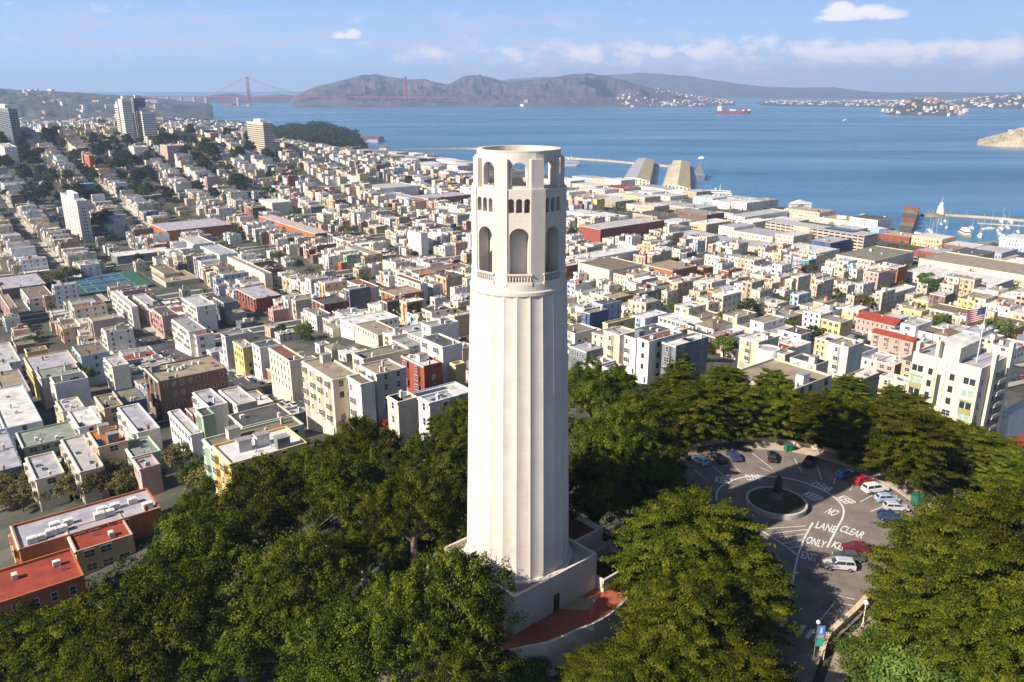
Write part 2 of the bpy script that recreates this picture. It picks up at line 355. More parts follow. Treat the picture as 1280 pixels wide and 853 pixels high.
presidio = hill('presidio_hill', [(-120,109),(0,111),(30,113),(70,114.5),(110,117),(150,119),(200,124),(228,127),(256,131),(264,137)], 3900, 8200, wood, n=160, rows=50, cell=420, amp=.6, seed=3)
belv = hill('island_hill', [(1112,138),(1122,131),(1138,125),(1155,122),(1176,125),(1192,131),(1202,137)], 5100, 6300, wood, n=60, rows=24, cell=400, seed=5)
east = hill('east_shore_hill', [(930,130),(980,127),(1040,128),(1090,126),(1150,128),(1190,127),(1220,123),(1260,120),(1340,117)], 6900, 9500, wood, n=120, rows=24, cell=900, seed=6)
alca = hill('island_rock', [(1232,181),(1236,175),(1246,172),(1256,169),(1268,166),(1285,160),(1330,158)], 2560, 2850, rock, n=90, rows=30, cell=40, amp=.5, seed=8, steep=.35)

def build_haze():
    m = bpy.data.materials.new('haze air'); m.use_nodes = True; N = m.node_tree.nodes; L = m.node_tree.links; N.clear()
    o = N.new('ShaderNodeOutputMaterial'); v = N.new('ShaderNodeVolumePrincipled'); L.new(v.outputs[0], o.inputs['Volume'])
    v.inputs['Color'].default_value = (.46,.66,1,1); v.inputs['Density'].default_value = 8.6e-5; v.inputs['Anisotropy'].default_value = .1
    b = MB(); b.box(-13000, 13000, -2500, 18000, -9, 470); h = b.build('haze', m); h['kind'] = 'stuff'
build_haze()

# ------------------------------------------------------------------ the plaza on top of the hill
PZ = 85.0
ROAD = mat('warm plaza asphalt', (.19,.155,.138), .92, .22, .35, col2=(.12,.10,.088), detail=10, bump=.2)
PAINT = mat('worn white paint', (.62,.62,.60), .8, .2, 3)
CEN = at(970, 632, PZ)
OUT_PX = [(822,640),(826,600),(846,573),(880,558),(930,553),(985,556),(1040,568),(1100,590),(1150,618),(1192,652)]
def smooth_line(pts, n=6):
    out = []
    P = [pts[0]]+list(pts)+[pts[-1]]
    for i in range(1, len(P)-2):
        for k in range(n):
            t = k/n; a, b, c, d = P[i-1], P[i], P[i+1], P[i+2]
            out.append(.5*((2*b)+(c-a)*t+(2*a-5*b+4*c-d)*t*t+(-a+3*b-3*c+d)*t*t*t))
    out.append(pts[-1]); return out
OUT = smooth_line([at(x, y, PZ) for x, y in OUT_PX])
def build_plaza():
    low = [at(x, y, PZ) for x, y in [(1205,700),(1150,740),(1092,748),(1075,772),(1048,797),(1028,818),(1008,870),(990,960),(860,960),(900,853),(925,800),(925,740),(905,700),(850,690)]]
    b = MB(); b.prism([(p.x, p.y) for p in OUT+low], PZ-1, PZ+.06); kind(b.build('plaza_road', ROAD), 'structure')
    w = MB()                                         # pale footway inside the wall
    n = len(OUT)
    ins = [p+(CEN-p).normalized()*3.4 for p in OUT]
    for i in range(int(n*.45), n-1): w.prism([(q.x, q.y) for q in (OUT[i], ins[i], ins[i+1], OUT[i+1])], PZ, PZ+.2)
    kind(w.build('footway', mat('pale paving', (.42,.35,.27), .9, .15, .6)), 'structure')
    lane = MB()
    z = PZ+.075
    def line(pts, wd=.17, closed=False):
        pts = [Vector((p.x, p.y, 0)) for p in pts]
        for a, c in zip(pts, pts[1:]):
            d = (c-a); nrm = Vector((-d.y, d.x, 0)).normalized()*wd/2
            lane.face([(a-nrm).to_tuple()[:2]+(z,), (c-nrm).to_tuple()[:2]+(z,), (c+nrm).to_tuple()[:2]+(z,), (a+nrm).to_tuple()[:2]+(z,)])
    def px(*ps): return smooth_line([at(x, y, PZ) for x, y in ps])
    line(px((905,640),(896,625),(900,610),(925,598),(960,596),(1000,602),(1035,617),(1052,632),(1054,645),(1044,665),(1034,685)), .3)
    line(px((1016,654),(1006,672),(998,693)), .32); line(px((905,640),(935,655),(970,675),(996,694)), .25); line(px((998,693),(993,715),(989,745)), .25)
    for a, c in [((962,668),(1012,662)),((968,673),(1008,668)),((978,680),(1004,675)),((985,686),(1002,683)),((950,662),(1008,658))]: line([at(*a, PZ), at(*c, PZ)], .18)
    for a, c in [((940,567),(966,587)),((950,585),(962,590)),((993,574),(1003,592)),((1021,582),(1027,601)),((1046,590),(1042,606)),((1070,600),(1062,614)),((868,588),(884,600)),((890,583),(905,595)),((912,578),(925,590)),
                 ((1090,620),(1075,628)),((1105,633),(1088,640)),((1042,711),(1075,716)),((1042,752),(1066,758)),((1047,745),(1068,750)),((1043,754),(1022,780))]: line([at(*a, PZ), at(*c, PZ)], .16)
    for k in range(5):                               # crosswalk bars
        a = at(972+k*11, 786+k*4, PZ); c = at(980+k*11, 772+k*5, PZ); d = Vector((1.0, -.15, 0))
        lane.face([(a.x,a.y,z),(a.x+d.x*.62,a.y+d.y,z),(c.x+d.x*.62,c.y+d.y,z),(c.x,c.y,z)])
    kind(lane.build('road_markings', PAINT), 'structure')
    def word(txt, x, y, xr, yr, tall, wide):         # tall stencilled letters on the road, foot of the word at x, y
        cu = bpy.data.curves.new('lettering', 'FONT'); cu.body = txt; cu.size = 1; cu.offset = .022
        o = bpy.data.objects.new('tmp', cu); C.objects.link(o); dg = bpy.context.evaluated_depsgraph_get(); me = bpy.data.meshes.new_from_object(o.evaluated_get(dg)); bpy.data.objects.remove(o)
        co = np.array([v.co[:] for v in me.vertices]); w = co[:,0].max()
        a = at(x, y, PZ); b_ = at(xr, yr, PZ); d = (b_-a).normalized(); u = Vector((-d.y, d.x, 0))
        L_ = (b_-a).length
        for v in me.vertices:
            p = a+d*(v.co.x/w*L_)+u*(v.co.y/.7*tall); v.co = (p.x, p.y, z+.004)
        me.materials.clear(); me.materials.append(PAINT); kind(link('road_lettering', me), 'structure')
    word('EXIT', 1000, 698, 1021, 703, 2.2, 3); word('ONLY', 1006, 679, 1030, 686, 2.3, 3); word('LANE', 1018, 660, 1043, 667, 2.4, 3); word('NO', 1030, 641, 1042, 646, 2.4, 2)
    word('KEEP', 1038, 684, 1062, 692, 2.2, 3); word('CLEAR', 1048, 664, 1077, 674, 2.3, 3)
    word('KEEP', 893, 603, 915, 606, 2.3, 3); word('CLEAR', 934, 601, 954, 601, 2.3, 3); word('KEEP', 1002, 619, 1022, 628, 2.2, 3); word('CLEAR', 1012, 607, 1036, 616, 2.2, 3); word('KEEP', 1044, 623, 1060, 632, 2.2, 3)
build_plaza()

def build_plaza_things():
    cream = mat('cream plastered wall', (.55,.45,.32), .9, .12, .8, stain=.3)
    b = MB(); n = len(OUT)
    outp = [p+(p-CEN).normalized()*.55 for p in OUT]
    for i in range(n-1):
        if i < 4: continue
        b.prism([(q.x, q.y) for q in (OUT[i], OUT[i+1], outp[i+1], outp[i])], PZ-3, PZ+1.0)
    tag(b.build('plaza_wall', cream), 'curved cream parapet wall round the far edge of the parking circle', 'wall')
    b = MB(); pts = smooth_line([at(x, y, PZ) for x, y in [(1086,752),(1072,768),(1052,786),(1036,803),(1030,822)]])
    for a, c in zip(pts, pts[1:]):
        d = (c-a); q = Vector((d.y, -d.x, 0)).normalized()*.7; b.prism([(a.x,a.y),(a.x+q.x,a.y+q.y),(c.x+q.x,c.y+q.y),(c.x,c.y)], PZ-1, PZ+.9)
    tag(b.build('low_wall', cream), 'low cream wall curving along the near right side of the exit road', 'wall')
    # planter with the statue
    b = MB(); b.lathe([(6.1,PZ),(6.1,PZ+.28),(5.3,PZ+.3)], 48); kind(b.build('island_kerb', mat('dark kerb', (.12,.10,.09), .9)), 'structure')
    pl = thing('round_planter', 'round white kerbed planter in the middle of the parking circle', 'planter', (CEN.x, CEN.y, PZ+.05))
    b = MB(); b.lathe([(5.15,0),(5.2,.95),(5.12,1.0),(4.8,1.0),(4.75,.5)], 56); b.build('kerb_ring', mat('planter concrete', (.40,.38,.35), .85, .15, .6, stain=.2), pl, smooth=False)
    b = MB(); b.lathe([(4.75,.85),(2,1.05),(0.01,1.1)], 32); b.build('soil', mat('planter soil', (.06,.045,.03), .95, .5, 1.5, col2=(.02,.03,.01)), pl)
    st = thing('statue', 'dark bronze standing figure on a pedestal in the round planter', 'statue', (CEN.x+.2, CEN.y+.6, PZ+1.1))
    b = MB(); b.box(-.9,.9,-.9,.9,0,.35); b.box(-.7,.7,-.7,.7,.35,1.15); b.box(-.8,.8,-.8,.8,1.15,1.3)
    b.build('pedestal', mat('granite pedestal', (.16,.14,.12), .7, .2, 2), st)
    body(st, 'figure', mat('dark bronze', (.05,.045,.035), .45, .3, 3, metal=.7), (0,0,1.3), 3.3, robe=True, rz=R(200))

def body(parent, name, m, loc, h, robe=False, rz=0, arms='down'):
    # one continuous figure grown from a joint skeleton
    s = h/1.75
    J = {'pel':(0,0,.95,.135),'che':(0,.01,1.33,.16),'nec':(0,.01,1.5,.06),'hd1':(0,0,1.6,.095),'hd2':(0,-.01,1.7,.085)}
    E = [('pel','che'),('che','nec'),('nec','hd1'),('hd1','hd2')]
    for q, sx in (('l',-1),('r',1)):
        up = arms == 'up' and sx > 0
        J.update({'sh'+q:(.19*sx,0,1.42,.075),'el'+q:(.27*sx,-.02 if not up else -.2,1.13 if not up else 1.3,.05),'wr'+q:(.25*sx,-.14 if not up else -.3,.88 if not up else 1.55,.035),'ha'+q:(.24*sx,-.18 if not up else -.33,.80 if not up else 1.63,.04),
          'hi'+q:(.1*sx,0,.88,.1),'kn'+q:(.12*sx,-.03,.5,.07),'an'+q:(.12*sx,.03,.09,.045),'to'+q:(.13*sx,-.15,.04,.04)})
        E += [('che','sh'+q),('sh'+q,'el'+q),('el'+q,'wr'+q),('wr'+q,'ha'+q),('pel','hi'+q),('hi'+q,'kn'+q),('kn'+q,'an'+q),('an'+q,'to'+q)]
    me = bpy.data.meshes.new(name); ks = list(J); me.from_pydata([J[k][:3] for k in ks], [(ks.index(a), ks.index(c)) for a, c in E], [])
    o = bpy.data.objects.new(name, me); C.objects.link(o)
    md = o.modifiers.new('skin', 'SKIN'); 
    sk = me.skin_vertices[0].data if me.skin_vertices else None
    if sk is None:
        bm = bmesh.new(); bm.from_mesh(me); bm.verts.layers.skin.verify(); bm.to_mesh(me); bm.free(); sk = me.skin_vertices[0].data
    for i, k in enumerate(ks): sk[i].radius = (J[k][3], J[k][3]); sk[i].use_root = (k == 'pel')
    sd = o.modifiers.new('sub', 'SUBSURF'); sd.levels = 1
    dg = bpy.context.evaluated_depsgraph_get(); em = bpy.data.meshes.new_from_object(o.evaluated_get(dg)); bpy.data.objects.remove(o)
    mats = m if isinstance(m, (list, tuple)) else [m]
    for x in mats: em.materials.append(x)
    if len(mats) == 3:                               # top, trousers, skin
        for p in em.polygons: p.material_index = 2 if p.center.z > 1.5 else (0 if p.center.z > .92 else 1)
    for v in em.vertices: v.co *= s
    ob = link(name, em, parent, loc, rz)
    if robe:
        b = MB(); b.lathe([(.46*s,.02*s),(.43*s,.3*s),(.34*s,.8*s),(.31*s,1.1*s),(.33*s,1.35*s),(.12*s,1.52*s)], 14); b.build('robe', mats[0], ob, smooth=True)
    return ob
build_plaza_things()
b = MB(); b.prism([(p.x, p.y) for p in [at(x, y, PZ) for x, y in ((1046,808),(1072,786),(1092,766),(1104,770),(1098,790),(1070,812),(1056,853),(1048,890),(1022,890),(1030,853))]], PZ-1, PZ+.05)
kind(b.build('footpath', mat('tan footpath', (.30,.24,.18), .95, .2, .8)), 'structure')

# ================================================================== THE TOWER
TX, TY = .8, 95.4
WHITE = mat('weathered white concrete', (.56,.505,.455), .9, .08, .3, stain=.18, detail=9, bands=.92)
def build_tower():
    t = thing('observation_tower', 'tall fluted white concrete tower with arched openings round its open top', 'tower', (TX, TY, 0))
    z_top, z_a1, z_a0 = zy(190, TY-4.9), zy(203.5, TY-5), zy(237, TY-5.2)     # rim, drum arch top, drum floor
    z_w1, z_w0, z_t1, z_t0 = zy(249, TY-5.5), zy(267, TY-5.5), zy(286, TY-5.5), zy(354, TY-5.6)
    z_s, z_f = zy(368, TY-5.9), zy(733, TY-7)
    # fluted shaft
    N_, S_ = 24, 10; b = MB(); rings = []
    for z, r in [(z_f-.3, 7.02),(z_f+8, 6.83),(z_f+16, 6.62),(z_f+26, 6.38),(z_s-.9, 5.98),(z_s-.25,5.96)]:
        ring = []
        for i in range(N_):
            for k in range(S_):
                a = (i+k/S_)*2*math.pi/N_+R(-90-2); dep = .17*math.sin(math.pi*k/S_)**.8
                rr = (r-dep)*1.0; ring.append(b.av((rr*math.cos(a), rr*math.sin(a), z)))
        rings.append(ring)
    n = N_*S_
    for p, q in zip(rings, rings[1:]):
        for k in range(n): b.f.append([p[k], p[(k+1)%n], q[(k+1)%n], q[k]]); b.m.append(0)
    b.build('fluted_shaft', WHITE, t)
    b = MB(); b.lathe([(7.45,z_f-2.2),(7.45,z_f+.75),(7.36,z_f+.86),(7.18,z_f+.9),(6.5,z_f+.92)], 72); b.build('base_ring', WHITE, t)
    b = MB(); b.lathe([(5.6,z_s-.9),(6.0,z_s-.3),(6.02,z_s+.1),(5.86,z_s+.25),(5.85,z_t0-.15),(4.0,z_t0-.12)], 72); b.build('corbel_ring', WHITE, t)
    # octagonal storey: eight bays with tall niches and triple windows, eight piers
    def panel(b, a0, half, r_out, thick, z0, z1, holes, flat=True, cols=44, m=0, inner=0):
        # wall from angle a0-half to a0+half; holes = (x centre, half width, sill, spring) in metres, with round heads
        W = r_out*math.tan(half) if flat else r_out*half
        xs = sorted(set([-W, W]+[c+w*math.cos(math.pi*k/12) for c, w, s0, sp in holes for k in range(13)]))
        def P(x, d, z):
            if flat: X, Y = x, -(r_out-d)
            else: aa = x/r_out; X, Y = (r_out-d)*math.sin(aa), -(r_out-d)*math.cos(aa)
            c, s = math.cos(a0), math.sin(a0); return (X*c-Y*s, X*s+Y*c, z)
        def top(h, x): c, w, s0, sp = h; return sp+math.sqrt(max(0, w*w-(x-c)**2))
        for xa, xb in zip(xs, xs[1:]):
            if xb-xa < 1e-5: continue
            hs = sorted([h for h in holes if h[0]-h[1]-1e-6 <= xa and xb <= h[0]+h[1]+1e-6], key=lambda h: h[2])
            lo = [(z0, z0)]
            segs = []
            for h in hs: segs.append((lo[0], (h[2], h[2]))); lo = [(top(h, xa), top(h, xb))]
            segs.append((lo[0], (z1, z1)))
            for (la, lb), (ha, hb) in segs:
                f0, f1, f2, f3 = P(xa,0,la), P(xb,0,lb), P(xb,0,hb), P(xa,0,ha); g0, g1, g2, g3 = P(xa,thick,la), P(xb,thick,lb), P(xb,thick,hb), P(xa,thick,ha)
                b.face([f0,f1,f2,f3], m); b.face([g1,g0,g3,g2], m); b.face([f3,f2,g2,g3], m); b.face([g0,g1,f1,f0], m)
        for x in sorted(set([c+s*w for c, w, s0, sp in holes for s in (-1, 1)])):
            h = [h for h in holes if abs(abs(x-h[0])-h[1]) < 1e-6]
            for c, w, s0, sp in h: b.face([P(x,0,s0),P(x,thick,s0),P(x,thick,sp),P(x,0,sp)], m)
    R0 = 5.62; hb = R(13.6)
    b = MB(); W = R0*math.tan(hb)
    for k in range(8):
        a = R(45*k)
        aw = 1.13
        panel(b, a, hb, R0-.12, .75, z_t0-.3, z_a0, [(0, aw, z_t0, z_t1-aw), (-1.02*.9, .34, z_w0, z_w1-.34), (0, .34, z_w0, z_w1-.34), (1.02*.9, .34, z_w0, z_w1-.34)])
    b.build('arcade_wall', WHITE, t)
    for k in range(8):                               # solid piers
        b = MB()
        a = R(45*k+22.5); ha = R(22.5)-hb
        pts = []
        for s in (-1, 1):
            q = a+s*ha-math.pi/2; pts.append((q, R0/math.cos(hb)))
        o0 = (pts[0][1]*math.cos(pts[0][0]), pts[0][1]*math.sin(pts[0][0])); o1 = (pts[1][1]*math.cos(pts[1][0]), pts[1][1]*math.sin(pts[1][0]))
        i0 = (4.2*math.cos(pts[0][0]), 4.2*math.sin(pts[0][0])); i1 = (4.2*math.cos(pts[1][0]), 4.2*math.sin(pts[1][0]))
        b.prism([i0, o0, o1, i1], z_t0-.3, z_a0+.02); b.build('pier', WHITE, t)
    # inner core behind the niches with small arched openings in alternate bays
    b = MB(); dark = mat('dark interior', (.03,.028,.025), .9)
    for k in range(8):
        a = R(45*k); c = 3.95
        hs = [(0, 1.0, z_t0, z_t0+2.4)] if k % 2 else []
        panel(b, a, R(22.5), c, .5, z_t0-.1, z_a0, hs)
    b.build('inner_core', WHITE, t)
    b = MB(); b.lathe([(4.4,z_a0-.1),(0.01,z_a0-.1)], 32); b.build('deck_floor', mat('deck floor', (.33,.29,.25), .9), t); b = MB(); b.lathe([(3.4,z_t0-.1),(.01,z_t0-.1)], 24); b.build('gallery_floor', MATS['deck floor'], t)
    b = MB(); b.lathe([(3.4,z_t0+5.2),(.01,z_t0+5.2)], 24); b.build('inner_ceiling', WHITE, t)
    # small balustrades in front of the niches
    for k in range(8):
        a = R(45*k); bb = MB(); bb.M = Matrix.Rotation(a, 4, 'Z')
        y = -(R0-.02)
        bb.box(-1.55,1.55,y-.14,y+.16,z_t0+.82,z_t0+1.02); bb.box(-1.55,1.55,y-.14,y+.16,z_t0-.32,z_t0+.08)
        for i in range(9):
            x = -1.36+i*.34; bb.tube((x,y,z_t0+.08),(x,y,z_t0+.45),.06,.1,6); bb.tube((x,y,z_t0+.45),(x,y,z_t0+.82),.1,.055,6)
        bb.build('balustrade', WHITE, t)
    # round drum with eight open arches and eight buttress piers, open to the sky
    b = MB(); R1 = 4.93
    for k in range(8): panel(b, R(45*k), R(22.5), R1, .6, z_a0-.05, z_top, [(0, .93, z_a0+.25, z_a1-.93)], flat=False, cols=30)
    b.build('crown_drum', WHITE, t)
    for k in range(8):
        b = MB(); a = R(45*k+22.5)-math.pi/2
        c, s = math.cos(a), math.sin(a); nx, ny = -s, c; hw = .78
        q = [(4.8*c-hw*nx, 4.8*s-hw*ny), (5.42*c-hw*nx, 5.42*s-hw*ny), (5.42*c+hw*nx, 5.42*s+hw*ny), (4.8*c+hw*nx, 4.8*s+hw*ny)]
        b.prism(q, z_a0-.02, z_a1+.35); b.build('buttress', WHITE, t)
    b = MB(); b.lathe([(4.932,z_top-.1),(4.95,z_top-.08),(4.95,z_top+.06),(4.32,z_top+.06),(4.32,z_top-.2)], 72); b.build('rim', WHITE, t)
    b = MB(); b.lathe([(5.45,z_a0-.12),(5.75,z_a0-.1),(5.72,z_a0+.12),(4.6,z_a0+.14)], 8); 
    return z_f
Z_F = build_tower()

def build_base():
    zr = Z_F-.3                                      # roof of the square base
    P = at(643, 747, zr+1.1); az = R(41)             # near corner of the parapet
    x = Vector((math.cos(az), math.sin(az), 0)); y = Vector((-math.sin(az), math.cos(az), 0)); S = 15.0
    t = thing('tower_base_building', 'square white base building with parapet below the fluted tower', 'building', (P.x, P.y, 0), az)
    zg = PZ; tz = 88.6
    b = MB(); w = .35
    b.box(0,S,0,w,zg,zr+1.1); b.box(0,w,w,S,zg,zr+1.1); b.box(w,S,S-w,S,zg,zr+1.1); b.box(S-w,S,w,S-w,zg,zr+1.1)
    b.build('parapet_wall', WHITE, t)
    b = MB(); b.box(w,S-w,w,S-w,zr-1,zr); b.build('roof', mat('pale base roof', (.50,.43,.34), .9, .12, .5), t)
    b = MB(); b.box(6.9,7.9,-.06,.05,tz,tz+2.6); b.build('door', DTRIM, t)
    for y0 in (3, 9): b = MB(); b.box(-.06,.05,y0,y0+1,zg+1,zg+3.4); b.build('tall_window', DTRIM, t)
    # entrance wing on the right with its dark red roof
    e = thing('entrance_wing', 'white stepped entrance wing with dark red flat roof behind the tower base', 'building', (P.x, P.y, 0), az)
    b = MB()
    def tray(x0,x1,y0,y1,z0,z1,zrf):
        ww = .3; b.box(x0,x1,y0,y0+ww,z0,z1); b.box(x0,x0+ww,y0+ww,y1,z0,z1); b.box(x0+ww,x1,y1-ww,y1,z0,z1); b.box(x1-ww,x1,y0+ww,y1-ww,z0,z1); b.box(x0+ww,x1-ww,y0+ww,y1-ww,zrf-.4,zrf,1)
    tray(S+.02, S+6.2, 4.6, 13.5, zg, zr+.6, zr-.2); tray(S+6.22, S+9.4, 4.0, 11, zg, zr-1.8, zr-2.5); tray(S-2.2+2.25, S+7.5, -1.4, 4.58, zg, tz+1.9, tz+.1)
    b.build('wall', [WHITE, mat('dark red roof', (.13,.03,.022), .9, .25, .6)], e)
    # red tiled terrace round the near sides
    ter = thing('terrace', 'red tiled terrace with white curved parapet below the tower base', 'terrace', (P.x, P.y, 0), az)
    arc = []
    for k in range(15):
        q = R(-97+k*5.6); arc.append((S/2+2.6+14.2*math.cos(q)*.98, 4.0+9.8*math.sin(q)))
    poly = [(-3.6, 13.5), (-3.6, -2.2), (1.5, -4.6), (5.5, -5.2)]+[p for p in arc if p[0] > 7 and p[1] < 3.5]+[(S+13.5, 3.6), (S, 3.6), (S,-.01), (-.01,-.01), (-.01, 13.5)]
    red = bpy.data.materials.new('red terrace tiles'); red.use_nodes = True; N = red.node_tree.nodes; L = red.node_tree.links; p = N['Principled BSDF']; p.inputs['Roughness'].default_value = .85
    tc = N.new('ShaderNodeTexCoord'); br = N.new('ShaderNodeTexBrick'); br.inputs['Scale'].default_value = 1; br.inputs['Brick Width'].default_value = 1.7; br.inputs['Row Height'].default_value = 1.7; br.offset = 0
    br.inputs['Mortar Size'].default_value = .03; br.inputs['Color1'].default_value = (.34,.075,.04,1); br.inputs['Color2'].default_value = (.29,.09,.05,1); br.inputs['Mortar'].default_value = (.22,.07,.04,1)
    L.new(tc.outputs['Object'], br.inputs[0]); n = N.new('ShaderNodeTexNoise'); n.inputs['Scale'].default_value = .16; n.inputs['Detail'].default_value = 1; L.new(tc.outputs['Object'], n.inputs[0])
    mr = N.new('ShaderNodeMapRange'); mr.inputs[1].default_value = .60; mr.inputs[2].default_value = .62; L.new(n.outputs['Fac'], mr.inputs[0]); mx = N.new('ShaderNodeMixRGB'); L.new(mr.outputs[0], mx.inputs[0]); L.new(br.outputs['Color'], mx.inputs[1]); mx.inputs[2].default_value = (.34,.25,.16,1); L.new(mx.outputs[0], p.inputs['Base Color'])
    b = MB(); b.prism(poly, zg-.5, tz); b.build('paving', red, ter)
    b = MB(); edge = poly[:-5]
    for a, c in zip(edge, edge[1:]):
        d = Vector((c[0]-a[0], c[1]-a[1], 0)); nn = Vector((d.y, -d.x, 0)).normalized()*.3
        b.prism([a, (a[0]+nn.x, a[1]+nn.y), (c[0]+nn.x, c[1]+nn.y), c][::1], zg-3, tz+.95)
    b.build('parapet', WHITE, ter)
    # round lower terrace wall on the left
    b = MB(); pts = []
    for k in range(20):
        q = R(118+k*5); pts.append((TX+13.2*math.cos(q), TY+2+13.2*math.sin(q)))
    for a, c in zip(pts, pts[1:]):
        d = Vector((c[0]-a[0], c[1]-a[1], 0)); nn = Vector((-d.y, d.x, 0)).normalized()*.4
        b.prism([a, c, (c[0]+nn.x, c[1]+nn.y), (a[0]+nn.x, a[1]+nn.y)], PZ-1, PZ+4.2)
    tag(b.build('garden_wall', mat('grey garden wall', (.25,.24,.24), .9, .2)), 'dark curved garden wall behind the left of the tower base', 'wall')
    return P, az
BASE_P, BASE_AZ = build_base()
b = MB(); q = at(758, 668, 87); b.M = Matrix.Translation((q.x, q.y, 0)) @ Matrix.Rotation(R(-22), 4, 'Z'); b.box(-3.2,3.2,-.5,.5,84.5,87.6)
tag(b.build('stair_wall', mat('plain buff wall', (.55,.44,.30), .9)), 'buff freestanding wall behind the entrance wing', 'wall')  # buff is the wall's own colour

# ================================================================== HOUSES
rnd = random.Random(7)
def winmesh(name, w, h, frame, bars):
    b = MB(); t = .09                                # local x = along the wall, y = outwards (negative), z up, origin at the foot's middle
    b.box(-w/2-t, w/2+t, -.07, .03, -t, 0, 0); b.box(-w/2-t, w/2+t, -.07, .03, h, h+t, 0); b.box(-w/2-t, -w/2, -.06, .03, 0, h, 0); b.box(w/2, w/2+t, -.06, .03, 0, h, 0)
    b.box(-w/2, w/2, -.045, .02, h*.48, h*.48+.06, 0)
    if bars: b.box(-.03, .03, -.045, .02, 0, h*.48, 0); b.box(-.03, .03, -.045, .02, h*.48+.06, h, 0)
    b.face([(-w/2,-.02,0),(w/2,-.02,0),(w/2,-.02,h),(-w/2,-.02,h)], 1)
    return b.mesh(name, [frame, GLASS])
WIN = {'sash': winmesh('sash window', .95, 1.6, TRIM, False), 'wide': winmesh('wide window', 1.9, 1.5, TRIM, True), 'darkwide': winmesh('dark wide window', 2.0, 1.5, DTRIM, True), 'dark': winmesh('dark sash window', 1.0, 1.5, DTRIM, False)}
b = MB(); b.box(-.5,.5,-.08,.02,0,2.1,0); b.box(-.4,.4,-.1,-.079,.05,2.0,1); DOORM = b.mesh('door', [TRIM, DTRIM])
b = MB(); b.box(-1.25,1.25,-.06,.02,0,2.2,0); DOORG = b.mesh('garage door', [mat('garage door', (.35,.30,.24), .7)])
b = MB(); b.box(-.3,.3,-.3,.3,0,1.5,0); b.box(-.36,.36,-.36,.36,1.5,1.62,0); b.tube((0,0,1.62),(0,0,1.95),.13,.11,8,0); CHIM = {k: b.mesh('chimney', [wallm(k)]) for k in ('white','brick red','beige','pale grey')}
b = MB(); b.box(-.7,.7,-.5,.5,0,.3,0); b.face([(-.6,-.42,.31),(.6,-.42,.31),(.6,.42,.31),(-.6,.42,.31)], 1); SKYL = b.mesh('skylight', [METAL, GLASS])
b = MB(); b.tube((0,0,0),(0,0,.8),.1,.1,8); b.tube((0,0,.75),(0,0,.95),.2,.16,8); VENT = b.mesh('roof vent', [METAL])
b = MB(); b.box(-.6,.6,-.45,.45,.12,1.0); b.tube((0,0,1.0),(0,0,1.06),.35,.35,12); b.box(-.55,-.45,-.4,.4,0,.12); b.box(.45,.55,-.4,.4,0,.12); ACU = b.mesh('rooftop unit', [mat('white metal box', (.62,.62,.6), .5, .08)])
b = MB(); b.box(-1.3,1.3,-1.0,1.0,0,2.3,0); b.box(-1.42,1.42,-1.12,1.12,2.3,2.42,1); PENT = {k: b.mesh('stair hut', [wallm(k), roofm('grey')]) for k in ('white','cream','pale grey','slate grey')}
b = MB(); b.face([(-.8,-.5,.15),(.8,-.5,.15),(.8,.5,.6),(-.8,.5,.6)],0); b.box(-.8,.8,.44,.5,0,.58,1); SOLAR = b.mesh('solar panel', [mat('solar glass', (.012,.02,.05), .15, .2, spec=.9), METAL])

